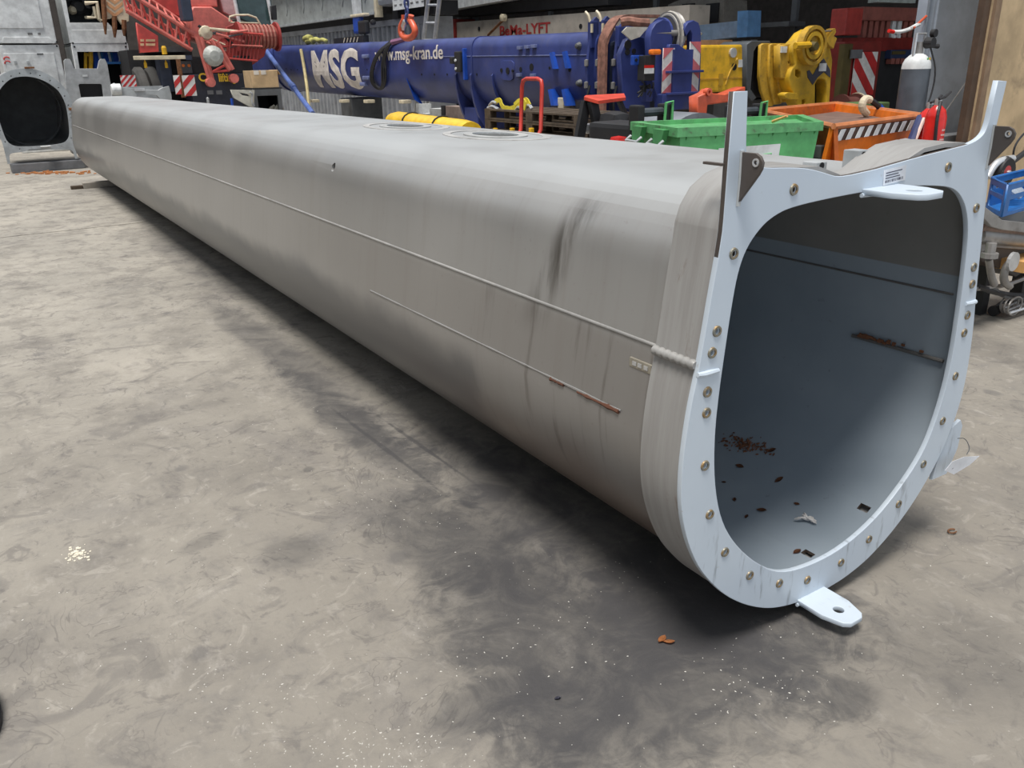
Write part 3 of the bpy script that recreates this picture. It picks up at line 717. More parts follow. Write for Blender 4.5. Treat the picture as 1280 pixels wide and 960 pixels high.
# ================================================================== LEFT BACKGROUND
# second boom section standing upside down, open end towards the viewer
YB = 17.2; XB2 = 1.175; ZB = 1.745
g2 = thing('crane_boom_section', 'upturned grey boom section with dark round mouth, standing at far left beyond the long boom', 'boom', (XB2, YB, 0))
flip = lambda lp: [(x, ZB-z) for x, z in lp]
me = plate(flip(outer), [flip(inner)]+[circ(x, ZB-z, .012, 8) for x, z in hp], .02, .001); me.transform(fy_mat((XB2, YB+.01, 0)))
link('flange', me, M('grey_flange_paint', (0.36, 0.39, 0.41), 0.5), g2)
rs = rsec(.61, 1.38, .07, .22, 8); rsi = rsec(.595, 1.365, .085, .205, 8)
bm = bmesh.new(); rr = []
for lp, y in ((rs, YB+.02), (rs, YB+2.4), (rsi, YB+2.4), (rsi, YB+.02)): rr.append([bm.verts.new((XB2+x, y, ZB-z)) for x, z in lp])
for a, b in zip(rr, rr[1:]+rr[:1]):
    for k in range(len(rs)): bm.faces.new((a[k], a[(k+1) % len(rs)], b[(k+1) % len(rs)], b[k]))
link('body', bm, [boom_m], g2, smooth=35)
link('end_plate', loft([[(XB2+x, y, ZB-z) for x, z in rsi] for y in (YB+2.35, YB+2.37)]), dgrey_m, g2)
link('lifting_lug', B(((XB2+.02, YB-.02, ZB-.045), (XB2+.17, YB+.02, ZB-.015)), bev=.005), rust_m, g2)
link('lifting_lug', B(((XB2+.0, YB-.10, ZB-1.33), (XB2+.16, YB, ZB-1.31)), bev=.005), white_m, g2)
link('stiffener_ring', T([(XB2-.42+.5*math.cos(a)*.0-0, YB+1.2, .9) if False else (XB2+.56*math.cos(a), YB+1.3, .98+.62*math.sin(a)) for a in [i*PI/14 for i in range(29)]], .02, 6), dgrey_m, g2)
bl = thing('concrete_sleeper', 'grey concrete sleeper on the floor under the upturned boom section', 'block', (1.2, 17.2, 0))
link('sleeper_block', B(((.66, 17.20, 0), (1.82, 17.5, .155)), bev=.015), block_m, bl)
o = tag(link('leaf_litter', (lambda bm: [box(bm, (p := atZ(random.gauss(62, 25), random.gauss(216.5, 1.0), .0))+Vector((-.02, -.02, .0)), p+Vector((random.uniform(.0, .05), .02, random.uniform(.01, .03)))) for _ in range(70)] and bm)(bmesh.new()), leafo_m), 'rusty brown leaf litter on the floor before the upturned boom', 'leaves'); o['kind'] = 'stuff'

# grey boom-head frame with square window
YG = 20.35
gf = thing('boom_head_frame', 'grey steel boom head with two upright horns and a square dark window', 'boom head', (2.2, YG, 0))
def PY(px, Y): 
    return [(q.x, q.z) for q in (atY(x, y, Y) for x, y in px)]
def sheetY(name, m, parent, Y, px, holes=(), d=.05, bev=0.0, near=True):
    me = plate(PY(px, Y), [PY(h, Y) for h in holes], d, bev); me.transform(fy_mat((0, Y+d/2, 0))); return link(name, me, m, parent)
def PX(px, X): return [(-q.y, q.z) for q in (atX(x, y, X) for x, y in px)]
def sheetX(name, m, parent, X, px, holes=(), d=.05, bev=0.0):
    me = plate(PX(px, X), [PX(h, X) for h in holes], d, bev); me.transform(fx_mat((X+d/2, 0, 0))); return link(name, me, m, parent)
gfm = M('light_grey_boom_paint', (0.40, 0.415, 0.425), 0.5)
rw = [(99,105),(101,104.5),(125,104.5),(128,107),(131,122),(99,122)]
sheetY('head_plate', gfm, gf, YG, [(80,76),(82,74),(87,74),(89,77),(92,86),(122,86),(124,76),(126,74),(131,74),(134,80),(141,122),(140,150),(84,150),(83,110)], [[(98,106),(99.5,104.6),(126,104.6),(127.5,106),(130,122),(101,122)]], .06, .004)
bxY('window_recess', darkhole, gf, YG+.25, 96, 132, 102, 124, .03)
bxY('sticker', white_m, gf, YG-.01, 103, 109.5, 93.4, 95.8, .008)
link('side_web', B(((atY(84,110,YG).x, YG+.06, .2), (atY(84,110,YG).x+.03, YG+.5, 1.4))), gfm, gf)
link('side_web', B(((atY(140,110,YG).x-.03, YG+.06, .2), (atY(140,110,YG).x, YG+.5, 1.4))), gfm, gf)
q = atY(112, 180, YG); link('foot', B(((q.x-.35, YG+.1, 0), (q.x+.35, YG+.5, .8)), bev=.02), dgrey_m, gf)

br = thing('curved_boom_bracket', 'grey arched steel bracket lying between the long boom and the crane wheels', 'bracket', (2.8, 16.4, 0))
YK = 16.4
sheetY('arched_cheek', grey_m, br, YK, [(140,106),(143,104),(146,107),(152,109),(175,112),(198,113),(203,110),(211,108),(214,118),(217,150),(205,150),(205,128),(196,119),(182,118),(172,120),(168,150),(140,150)], [], .08, .004)
bxY('arched_cheek', grey_m, br, YK+.5, 150, 206, 108, 140, .06)
link('pin_boss', L([(0, -.05), (.08, -.05), (.095, -.02), (.095, .10), (0, .10)], atY(143, 112, YK-.03), 'X', 18), white_m, br)
bxY('latch', alu_m, br, YK-.03, 168, 181, 110.5, 114, .03, .005)
bxY('foot', dgrey_m, br, YK+.02, 142, 215, 150, 215, .4)

# white site containers
def container(name, label, YC, x1, x2, ytop, ybot_z, kind):
    X1, X2, z1, _ = spanY(YC, x1, x2, ytop, 100)
    t = thing(name, label, 'container', ((X1+X2)/2, YC, ybot_z))
    return t, X1, X2, z1
YC = 21.4
zj = atY(40, 55, YC).z
Xa, Xb = atY(3, 80, YC).x, atY(80, 90, YC).x
t1 = thing('white_cabinet', 'lower white steel cabinet with red emblem behind the upturned boom section', 'cabinet', (Xa, YC, 0))
link('shell', B(((Xa, YC, 0), (Xb, YC+1.5, zj-.015)), bev=.02), white_m, t1)
link('door', B(((Xa+.06, YC-.015, .3), (Xb-.12, YC+.01, zj-.18)), bev=.008), white_m, t1)
bm = bmesh.new()
for cz, s_ in ((atY(8, 74, YC).z, 1), (atY(8, 79, YC).z, -1)):
    c = atY(9, 76, YC); tube(bm, [(c.x+.055*math.cos(a)*(-1 if s_ < 0 else 1)-.0, YC-.02, cz+.045*math.sin(a)) for a in [s_*.4+i*PI/6 for i in range(7)]], .013, 6)
link('red_emblem', bm, wred_m, t1)
q = atY(50, 67.5, YC); link('name_plate', B(((q.x-.06, YC-.025, q.z-.015), (q.x+.06, YC-.014, q.z+.015))), dgrey_m, t1)
for x in (19, 35): q = atY(x, 78, YC); link('latch', B(((q.x-.025, YC-.04, q.z-.03), (q.x+.025, YC-.014, q.z+.03)), bev=.005), grey_m, t1)
for x in (71,): q = atY(x, 57.5, YC); link('corner_bore', L([(0, -.01), (.02, -.01), (.02, 0), (0, 0)], (q.x, YC, q.z), 'Y', 10), darkhole, t1)
t2 = thing('white_cabinet', 'upper white steel cabinet stacked at the top left corner', 'cabinet', (Xa, YC, zj))
link('shell', B(((Xa-.03, YC, zj+.015), (Xb-.02, YC+1.5, zj+1.75)), bev=.02), white_m, t2)
link('door', B(((Xa+.04, YC-.02, zj+.30), (Xb-.22, YC+.01, zj+1.6)), bev=.01), white_m, t2)
sheetY('sill', white_m, t2, YC-.03, [(2,53.5),(5,46.5),(61,47),(69,54)], [], .04, .004)
for x, w in ((37.5, .09), (49, .05)): q = atY(x, 42.3, YC); link('label_strip', B(((q.x-w/2, YC-.035, q.z-.022), (q.x+w/2, YC-.018, q.z+.022))), M('grey_label', (0.16, 0.16, 0.16)), t2)
q = atY(71, 52.5, YC); link('corner_bore', L([(0, -.01), (.02, -.01), (.02, 0), (0, 0)], (q.x, YC, q.z), 'Y', 10), darkhole, t2)
# frame container with tools
Xc, Xd = atY(90, 60, YC).x, atY(162, 70, YC).x
t3 = thing('white_tool_container', 'lower white container, open front with blue and yellow gear inside', 'container', (Xc, YC, 0))
me = plate([(Xc, 0), (Xd, 0), (Xd, zj), (Xc, zj)], [PY([(96,64.5),(157,64.5),(163,93),(164,110),(103,110)], YC)], .08, .004); me.transform(fy_mat((0, YC+.04, 0))); link('front_frame', me, white_m, t3)
link('rear_shell', B(((Xc, YC+1.3, 0), (Xd, YC+1.4, zj-.02))), darkhole, t3)
link('side_shell', B(((Xc, YC+.08, 0), (Xc+.03, YC+1.3, zj-.02)), ((Xd-.03, YC+.08, 0), (Xd, YC+1.3, zj-.02)), ((Xc, YC+.08, zj-.04), (Xd, YC+1.3, zj-.01)), ((Xc, YC+.08, 1.02), (Xd, YC+1.3, 1.06))), white_m, t3)
for x in (93, 157): q = atY(x, 58.5, YC); link('corner_bore', L([(0, -.01), (.02, -.01), (.02, 0), (0, 0)], (q.x, YC, q.z), 'Y', 10), darkhole, t3)
yf_ = thing('yellow_tube_stand', 'yellow tubular stand standing inside the open white container', 'stand', (Xc+.2, YC+.3, 1.06))
link('post', T([atY(107, 67, YC+.3), atY(107, 92, YC+.3)], .035, 8), yellow_m, yf_); link('post', T([atY(113.5, 63, YC+.3), atY(113.5, 92, YC+.3)], .045, 8), yellow_m, yf_)
link('rail', T([atY(105, 67, YC+.3), atY(113, 69, YC+.3)], .035, 8), yellow_m, yf_); link('rail', T([atY(113, 63.5, YC+.3), atY(146, 62.8, YC+.3)], .022, 8), M('pale_timber', (0.34,0.31,0.27)), yf_)
bgear = thing('blue_jack_bundle', 'bundle of blue hoses and clamps hanging inside the open white container', 'hoses', (Xc+.5, YC+.5, 1.5))
for i in range(11):
    x = 117+i*3.1; col = [blue2_m, blue2_m, white_m, crate_m][i % 4]
    link('hose', T(smoothpts([atY(x, 66, YC+.5), atY(x+2.5, 76, YC+.45), atY(x-1+random.random()*3, 84+random.random()*6 if i < 5 else 78, YC+.5)]), .035, 6), col, bgear)
bxY('tray', crate_m, bgear, YC+.2, 134, 153, 77, 80, .3, .01)
bxY('yellow_knob', yellow_m, bgear, YC+.2, 150, 154, 66, 70, .08, .02)
t4 = thing('white_tool_container', 'upper white container with a dark machine window, beside the red lattice jib', 'container', (Xc, YC, zj))
zt_ = zj+1.7
me = plate([(Xc-.02, zj+.02), (Xd, zj+.02), (Xd, zt_), (Xc-.02, zt_)], [PY([(87,28.5),(158,28.5),(151,-30),(77,-30)], YC)], .08, .004); me.transform(fy_mat((0, YC+.04, 0))); link('front_frame', me, white_m, t4)
bxY('lower_panel', white_m, t4, YC-.01, 91, 157, 37.5, 54, .03, .004)
link('rear_shell', B(((Xc, YC+1.3, zj), (Xd, YC+1.4, zt_))), dgrey_m, t4)
link('side_shell', B(((Xc, YC+.08, zj+.02), (Xc+.03, YC+1.3, zt_)), ((Xd-.03, YC+.08, zj+.02), (Xd, YC+1.3, zt_)), ((Xc, YC+.08, zt_-.03), (Xd, YC+1.3, zt_))), white_m, t4)
for i, (x, y, r_) in enumerate(((99, 8, .16), (110, 3, .12), (92, 12, .09))):
    link('motor_drum', L([(0, 0), (r_*.6, 0), (r_, .05), (r_, .3), (0, .3)], atY(x, y, YC+.4), 'Y', 16), [black_m, dim_m, cream_m][i], t4)
link('pipe', T(smoothpts([atY(106, 22, YC+.3), atY(118, 21, YC+.25), atY(117, 4, YC+.3), atY(108, 2, YC+.3)]), .03, 8), cream_m, t4)
for x in (91, 157): q = atY(x, 54, YC); link('corner_bore', L([(0, -.01), (.02, -.01), (.02, 0), (0, 0)], (q.x, YC, q.z), 'Y', 10), darkhole, t4)
# cream tail block with chevrons
YH = 20.9
hb = thing('cream_hook_block', 'cream block with chevron plates and rusty prongs in front of the upper white container', 'hook block', (3.2, YH, 2.2))
sheetY('cheek_plate', cream_m, hb, YH, [(128,-12),(160,-12),(161,26),(152,30),(147,22),(143,19),(138,23),(130,24)], [], .12, .006)
for k in (0, 1, 2):
    for side in (-1, 1):
        a = [(143.5, 9+k*8-8), (143.5, 13.5+k*8-8), (143.5+side*10, 5.5+k*8-8+.5), (143.5+side*10, 1+k*8-8+.5)]
        sheetY('chevron_bar', M('peach_chevron', (0.62, 0.33, 0.16), 0.6), hb, YH-.012, a if side < 0 else a[::-1], [], .01)
link('arm', T([atY(106, 4, YH), atY(121, 3, YH), atY(124, 24, YH), atY(127, 26, YH)], .04, 8), cream_m, hb)
link('arm', T([atY(109, 22, YH), atY(120, 22, YH), atY(117, 8, YH)], .03, 8), cream_m, hb)
for x, y1, y2 in ((131, -4, 43), (143, 20, 47), (155, 25, 45)):
    a, b = atY(x-2 if x < 140 else x, y1, YH-.05), atY(x+1 if x < 140 else x+.5, y2, YH-.05)
    link('prong', T([a, a*.4+b*.6, b], [.05, .05, .02], 8), rust_m, hb)

# ---------------------------------------------------------------- red mobile crane
cr = thing('mobile_crane', 'red mobile crane with lattice jib, winch drum and black carrier beyond the blue boom', 'crane', (6, 20, 0))
YR = 19.0
def rod(name, p, q, r, m, parent=cr, Ya=None, Yb=None):
    Ya = YR if Ya is None else Ya; Yb = Ya if Yb is None else Yb
    return link(name, T([atY(*p, Ya), atY(*q, Yb)], r, 8), m, parent)
rod('jib_chord', (150, -16), (243, 43), .045, pink_m); rod('jib_chord', (158, 13), (240, 62.5), .045, pink_m)
rod('jib_chord', (160, -20), (232, 30), .035, pink_m, Ya=YR+.7); rod('jib_chord', (160, 6), (238, 50), .035, pink_m, Ya=YR+.7)
k = 8
for i in range(k):
    t = i/k; a = (158+82*t, 13+49.5*t); b = (150+93*(t+.02), -16+59*(t+.02)); c = (158+82*(t+.1), 13+49.5*(t+.1))
    rod('lacing', a, b, .022, pink_m); rod('lacing', b, c, .022, red_m)
    rod('cross_lacing', b, (160+72*t, -20+50*t), .02, pink_m, Ya=YR, Yb=YR+.7); rod('cross_lacing', a, (160+78*t, 6+44*t), .02, red_m, Ya=YR, Yb=YR+.7)
sheetY('counterweight_plate', red_m, cr, YR-.1, [(171, 29), (197, 45), (198, 64), (175.5, 65.5)], [], .12, .008)
for j in range(2):
    for (x0, x1) in ((175.5, 180), (182.5, 194)):
        o = sheetY('lettering', M('pale_gold_lettering', (0.60, 0.38, 0.22), 0.6), cr, YR-.115, [(x0, 49+j*5.2), (x1, 49+j*5.2), (x1, 52+j*5.2), (x0, 52+j*5.2)], [], .01)
bxY('mast_post', M('dark_blue_steel', (0.03, 0.04, 0.07)), cr, YR-.2, 226, 239, -20, 26, .3, .02)
sheetY('engine_hood', pink_m, cr, YR+.6, [(240, 14), (243, 10), (264, 10), (288, 26), (300, 37), (300, 62), (268, 55), (240, 46)], [], .9, .03)
sheetY('upper_housing', pink_m, cr, YR+.8, [(238, -25), (268, -25), (271, 7), (239, 7)], [], .9, .02)
sheetY('mid_panel', M('pale_pink_panel', (0.55, 0.36, 0.36), 0.5), cr, YR+.9, [(271, -25), (292, -25), (296, 22), (280, 14)], [], .6, .02)
sheetY('jib_back_box', red_m, cr, YR+1.0, [(196, -30), (226, 5), (226, 20), (205, 12), (190, -4)], [], .5, .02)
sheetY('cab_glass', glass_m, cr, YR+.9, [(294, -22), (336, -22), (342, 40), (322, 32), (300, 22)], [], .6, .02)
rod('cab_post', (291, -10), (299, 28), .04, white_m, Ya=YR+.85); rod('cab_post', (332, -16), (343, 40), .04, white_m, Ya=YR+.85)
bxY('cab_sill', white_m, cr, YR+1.1, 330, 346, 38, 56, .5, .02)
sheetY('cab_mirror', black_m, cr, YR+.7, [(339, 8), (345, 7), (346, 24), (341, 24)], [], .08, .01)
link('hand_rail', T(smoothpts([atY(287, 27, YR), atY(287, 19, YR), atY(318, 18.5, YR), atY(327, 33, YR)], 1), .02, 8), cream_m, cr)
rod('hand_rail', (288, 28), (325, 29), .015, cream_m)
# winch drum with rope turns
wd = link('winch_drum', L([(0, -.06), (.29, -.06), (.29, 0), (.2, 0), (.2, .75), (.29, .75), (.29, .8), (0, .8)], atY(300, 46, YR-.1), 'X', 20), M('winch_red', (0.30, 0.035, 0.03), .5, dirty=.5), cr, smooth=30)
c0 = atY(300, 46, YR-.1)
bm = bmesh.new()
for i in range(9): tube(bm, [(c0.x+.06+i*.078, c0.y+.22*math.cos(a), c0.z+.22*math.sin(a)) for a in [k*PI/8 for k in range(16)]], .03, 5, close=True)
link('rope_turns', bm, M('greasy_wire_rope', (0.34, 0.12, 0.09), 0.6), wd)
rod('hydraulic_line', (270, 42), (305, 52), .03, pink_m, Ya=YR-.4); rod('hydraulic_line', (262, 36), (300, 40), .03, cream_m, Ya=YR-.4)
link('hydraulic_line', T(smoothpts([atY(248, 32, YR-.3), atY(262, 42, YR-.3), atY(275, 40, YR-.3), atY(292, 56, YR-.3)]), .03, 6), black_m, cr)
link('grease_pot', L([(0, -.1), (.12, -.08), (.14, .0), (.1, .12), (0, .14)], atY(257, 41, YR-.3), 'Y', 14), cream_m, cr)
for i in range(9): rod('cage_bar', (289+i*4.6, 40+i*.5), (286+i*4.4, 74+i*.3), .013, M('winch_red', (0.30, 0.035, 0.03)), Ya=YR-.42)
rod('cage_rail', (288, 40), (329, 43), .02, red_m, Ya=YR-.42); rod('cage_rail', (286, 73), (322, 76), .02, red_m, Ya=YR-.42); rod('cage_rail', (290, 56), (328, 58), .016, pink_m, Ya=YR-.44)
sheetY('winch_frame', M('winch_red', (0.30, 0.035, 0.03)), cr, YR+.25, [(284, 34), (300, 28), (330, 32), (336, 50), (330, 70), (300, 92), (286, 84)], [], .1, .01)
for i in range(12):
    x, y = random.uniform(252, 292), random.uniform(36, 62); rod('pipe_run', (x, y), (x+random.uniform(8, 22), y+random.uniform(-6, 8)), random.choice((.012, .018, .025)), random.choice((pink_m, red_m, cream_m, dgrey_m)), Ya=YR-.25-.02*i)
for x, y in ((256, 60), (282, 66), (276, 48)): link('valve_block', B((tuple(atY(x, y, YR-.3)), tuple(atY(x+6, y+6, YR-.15))), bev=.01), random.choice((dgrey_m, red_m)), cr)
# folded jib legs
for (p, q_) in (((246, 46), (263, 103)), ((251, 46), (266, 102)), ((264, 50), (287, 88)), ((271, 52), (291, 87))): rod('jib_leg', p, q_, .045, pink_m, Ya=YR-.6)
for (p, q_) in (((261, 90), (287, 88)), ((262, 92), (284, 80)), ((256, 74), (272, 60))): rod('jib_brace', p, q_, .025, red_m, Ya=YR-.6)
link('lamp_bowl', L([(0, -.12), (.1, -.11), (.19, -.03), (.2, .03), (.17, .05), (0, .05)], atY(267, 70, YR-.75), 'Y', 18), M('dull_lamp_grey', (0.42, 0.43, 0.40), 0.5), cr)
for p in ((263, 103), (292, 98)): link('leg_foot', L([(0, -.08), (.09, -.08), (.09, .08), (0, .08)], atY(*p, YR-.6), 'Y', 12), pink_m, cr)
# carrier
bxY('carrier_front', M('navy_carrier_paint', (0.02, 0.022, 0.035), 0.4), cr, YR-.3, 245, 318, 92, 215, 1.0, .03)
bxY('carrier_bonnet', black_m, cr, YR, 238, 316, 70, 93, .8, .03)
link('counterweight_tray', B((tuple(atY(238, 58, YR+.2)), tuple(atY(180, 66, YR+.9)))), dgrey_m, cr)
bxY('chassis', black_m, cr, YR+.9, 166, 246, 62, 150, 1.0)
bxY('deck_beam', cream_m, cr, YR-.2, 168, 232, 69.5, 74.5, .15, .01); bxY('deck_end', M('dark_blue_steel', (0.03, 0.04, 0.07)), cr, YR-.2, 232, 240, 69, 75, .15)
link('deck_lamp', L([(0, 0), (.05, 0), (.05, .12), (.03, .16), (0, .16)], atY(206, 68, YR-.15), 'Z', 10), yellow_m, cr)
for x, y in ((180, 101), (196, 101)):
    c = atY(x, y, YR-.05)
    w = link('wheel', L([(0, .02), (.34, .02), (.38, -.02), (.78, -.02), (.84, .03), (.84, .15), (.78, .19), (0, .19)], (c.x-.02, c.y+.9, .86), 'X', 28), M('tyre_rubber', (0.06, 0.058, 0.055), 0.8), cr, smooth=30)
    link('hub', L([(0, -.03), (.1, -.02), (.1, .03), (0, .03)], (c.x-.02, c.y+.9, .86), 'X', 14), grey_m, w)
for x in (182, 208): link('hook_drop', L([(0, -.05), (.03, -.04), (.03, .04), (0, .12)], atY(x, 82, YR-.1), 'Z', 8), yellow_m, cr)
bxY('mudguard', M('dark_blue_steel', (0.03, 0.04, 0.07)), cr, YR+.1, 200, 216, 74, 115, .3, .03)
bxY('tail_lamp_box', dgrey_m, cr, YR-.1, 226, 240, 76, 92, .1, .01)
for x in (229, 236): link('tail_lamp', L([(0, -.02), (.03, -.02), (.03, 0), (0, 0)], atY(x, 82, YR-.1), 'Y', 12), orange_m, cr)
bxY('steel_upright', rust_m, cr, YR-.35, 224, 229, 74, 122, .06)
for (x1, x2, y1, y2, ln) in ((218, 226, 94, 118, 1), (229, 244.5, 94, 120, 1), (151, 170, 94, 108.5, 1)):
    X1, X2, z1, z2 = spanY(YR-.45 if x1 > 200 else 17.5, x1, x2, y1, y2)
    if x1 > 200: stripes(cr, X2-X1, z1-z2, fy_mat((X1, YR-.45, z2)), 2, ln)
    else:
        wp = thing('warning_board', 'small red and white striped board behind the grey arched bracket', 'warning board', (X1, 17.5, 0))
        stripes(wp, X2-X1, z1-z2, fy_mat((X1, 17.5, z2)), 3, ln, names=('board', 'stripe'))
        link('stake', B(((X1+.1, 17.52, 0), (X1+.14, 17.56, z2+.05))), dgrey_m, wp)
q = atY(254, 99, YR-.31)
for s_, x, sx in (('C', 253.5, 1.0), ('lifting', 284, .72)):
    q = atY(x, 101.5, YR-.31); me = text_me(s_, .22, .006, .006, sx); me.transform(fy_mat((q.x, YR-.315, q.z))); link('lettering', me, lettery_m, cr)
for x in (263, 274): q = atY(x, 115.5, YR-.31); link('grey_plate', B(((q.x-.06, YR-.32, q.z-.04), (q.x+.06, YR-.3, q.z+.04))), dim_m, cr)
link('tow_hook', L([(0, -.1), (.03, -.08), (.03, .05), (0, .08)], atY(260, 126, YR-.35), 'Z', 8), grey_m, cr)

# cardboard box on an open tool chest
YT = 12.2
tc = thing('tool_chest', 'dark tool chest with a light folded lid and tangled fittings inside', 'chest', (3.9, YT, 0))
X1, X2, z1, z2 = spanY(YT, 319, 353, 111.5, 150)
me = plate([(X1, 0), (X2, 0), (X2, z1), (X1, z1)], [[(X1+.04, z1-.45), (X2-.05, z1-.45), (X2-.05, z1-.08), (X1+.04, z1-.08)]], .05, .004); me.transform(fy_mat((0, YT+.025, 0))); link('front_frame', me, dgrey_m, tc)
link('shell', B(((X1, YT+.05, 0), (X1+.02, YT+.6, z1)), ((X2-.02, YT+.05, 0), (X2, YT+.6, z1)), ((X1, YT+.58, 0), (X2, YT+.6, z1)), ((X1, YT+.0, z1), (X2+.02, YT+.6, z1+.02)), ((X1, YT+.05, z1-.47), (X2, YT+.58, z1-.45))), black_m, tc)
bm = bmesh.new()
for i in range(7):
    p = Vector((random.uniform(X1+.1, X2-.08), YT+.08, z1-.40+random.random()*.06))
    tube(bm, smoothpts([p, p+Vector((.05, 0, .16)), p+Vector((.12, .03, .10)), p+Vector((.15, .05, -.04))], 1), .017, 6)
link('fittings', bm, M('dull_brass_fittings', (0.36, 0.34, 0.28), 0.4, metal=.4), tc)
sheetY('folded_lid', M('bone_panel', (0.52, 0.50, 0.43), 0.5), tc, YT-.06, [(289, 112.5), (318, 113), (317, 134), (312, 133), (292, 122)], [[(298, 115), (310, 117.5), (313, 121), (303, 119.5)]], .04, .003)
link('lid_bracket', T(smoothpts([atY(312, 115, YT-.1), atY(316, 118, YT-.1), atY(315, 127, YT-.1), atY(317, 133, YT-.1)]), .016, 6), alu_m, tc)
link('blue_leg', T([atY(289.5, 123, YT), Vector((atY(291, 150, YT).x, YT, 0))], .02, 6), blue2_m, tc)
bx_ = thing('cardboard_box', 'taped brown cardboard box standing on the dark tool chest', 'box', ((X1+X2)/2, YT+.2, z1+.02))
Xl, Xr, zt2, _ = spanY(YT+.03, 312.5, 347, 88, 110)
zb2 = z1+.02; Xl, Xr = atY(315, 100, YT+.03).x, atY(348, 100, YT+.03).x
link('carton', B(((Xl, YT+.03, zb2), (Xr, YT+.42, zt2)), bev=.004), card_m, bx_)
link('flap', prism([(Xr, YT+.03, zt2), (Xr+.035, YT+.03, zt2-.06), (Xr+.035, YT+.4, zt2-.06), (Xr, YT+.4, zt2)], (.004, 0, .004)), card_m, bx_)
for x in (321, 330): q = atY(x, 90, YT); link('tape', B(((q.x-.035, YT+.026, zt2-.055), (q.x+.035, YT+.1, zt2+.003))), M('clear_tape', (0.66, 0.60, 0.52), 0.3), bx_)

# ================================================================== THE BLUE BOOM
XL, XR = 6.9, 7.9
def bz(y): return .010*(y-8)
def bsec(y, off=0.0):
    zt, zb = 1.975+bz(y)-off, .935+bz(y)+off; hw = .5-off; pts = []
    for k in range(9): a = -PI/2-PI/2*k/8; pts.append((hw*math.cos(a), zb+.52+(.52)*math.sin(a)))
    for k in range(7): a = PI-PI/2*k/6; pts.append((-hw+.17+.17*math.cos(a), zt-.17+.17*math.sin(a)))
    pts = pts+[(-x, z) for x, z in pts[::-1]][:-1]
    return [Vector((7.4+x, y, z)) for x, z in pts]
def bx_at(y, z):
    """flank surface X of the blue boom"""
    zt, zb = 1.975+bz(y), .935+bz(y)
    if z < zb+.52: return 7.4-.5*math.sqrt(max(0, 1-((zb+.52-z)/.52)**2))
    if z > zt-.17: return 7.4-.5+.17-.17*math.sqrt(max(0, 1-((z-zt+.17)/.17)**2))
    return 6.9
YS = 7.75
YN, YFb = atX(745, 90, 6.9).y, atX(334, 62, 6.95).y
bb = thing('telescopic_boom', 'long blue telescopic crane boom with off-white lettering and head sheaves', 'crane boom', (7.4, 10, 0))
link('body', loft([bsec(YN+(YFb-YN)*i/16) for i in range(17)]), blue_m, bb, smooth=35)
def bband(y, w, off, name='band', m=blue_m): return link(name, loft([bsec(y, off), bsec(y+w, off)]), m, bb, smooth=35)
Yp = lambda x, y=90: atX(x, y, 6.9).y
bband(Yp(345), .05, -.03, 'end_collar'); bband(Yp(590)-.03, .04, -.01, 'weld_band')
bm = bmesh.new(); tube(bm, [Vector((bx_at(y, 1.70+bz(y))-.002, y, 1.70+bz(y))) for y in [Yp(740)+i*.6 for i in range(11)]], .007, 5)
link('seam_weld', bm, M('pale_blue_edge', (0.16, 0.19, 0.36), 0.4), bb)
# lettering wrapped on the flank
def wraptext(s_, px0, px1, pyt, pyb, parent, m, bold, name='lettering'):
    y0, y1 = Yp(px0, (pyt+pyb)/2), Yp(px1, (pyt+pyb)/2); xm = (px0+px1)/2
    z1, z0 = atX(xm, pyt, 6.9).z, atX(xm, pyb, 6.9).z
    me = text_me(s_, 1.0, 0.004, bold, 1.0, 'LEFT')
    xs = [v.co.x for v in me.vertices]; ys = [v.co.y for v in me.vertices]
    w, h = max(xs)-min(xs), max(ys)-min(ys); x0_, y0_ = min(xs), min(ys)
    bm = bmesh.new(); bm.from_mesh(me)
    for k in range(1, 9): bmesh.ops.bisect_plane(bm, geom=bm.verts[:]+bm.edges[:]+bm.faces[:], plane_co=(0, y0_+h*k/9, 0), plane_no=(0, 1, 0))
    for v in bm.verts:
        yy = y0-(v.co.x-x0_)/w*(y0-y1); zz = z0+(v.co.y-y0_)/h*(z1-z0)
        v.co = Vector((bx_at(yy, zz)-.004-(v.co.z+.004)*.6, yy, zz))
    return link(name, bm, m, parent)
wraptext('MSG', 391, 449, 61, 111, bb, letterw_m, .035)
wraptext('www.msg-kran.de', 469, 554, 58, 80, bb, letterw_m, .012)
# saddles: ribs running down under the belly
def saddle(px, w, deep, m=blue_m, name='saddle_rib', zc=None):
    y = Yp(px, 130); zb = .935+bz(y); n = 14; pts = []
    for k in range(n+1):
        a = PI+PI*k/n; pts.append((7.4+.51*math.cos(a), zb+.52+.52*math.sin(a)))
    out = [(7.4+(.53)*math.cos(PI+PI*k/n), zb+.52-.03+(.52+deep)*math.sin(PI+PI*k/n)) for k in range(n, -1, -1)]
    return link(name, prism([(x, y, z) for x, z in pts+out], (0, w, 0)), m, bb)
saddle(592, .05, .42); saddle(573, .05, .42); _y = Yp(509, 125); link('belly_gusset', prism([(6.92, _y+.06, 1.45), (6.90, _y-.02, 1.40), (6.96, _y-.16, 1.06), (7.08, _y-.18, .98), (7.12, _y+.06, 1.0)], (.04, .02, 0)), blue2_m, bb); saddle(618, .03, .10)
y1, y2 = Yp(592, 130), Yp(573, 130)
link('saddle_web', B(((7.0, y1+.05, .55), (7.8, y2, .98)), bev=.02), blue_m, bb)
link('support_shoe', B(((7.05, y1-.02, 0), (7.75, y2+.08, .56)), bev=.02), M('dark_blue_steel', (0.03, 0.04, 0.07)), bb)
for px in (504, 428, 459, 391):
    q = atX(px, 122, 6.88); link('wear_pad', B(((q.x-.05, q.y-.09, q.z-.10), (q.x+.12, q.y+.09, q.z-.04)), bev=.01), cream_m, bb)
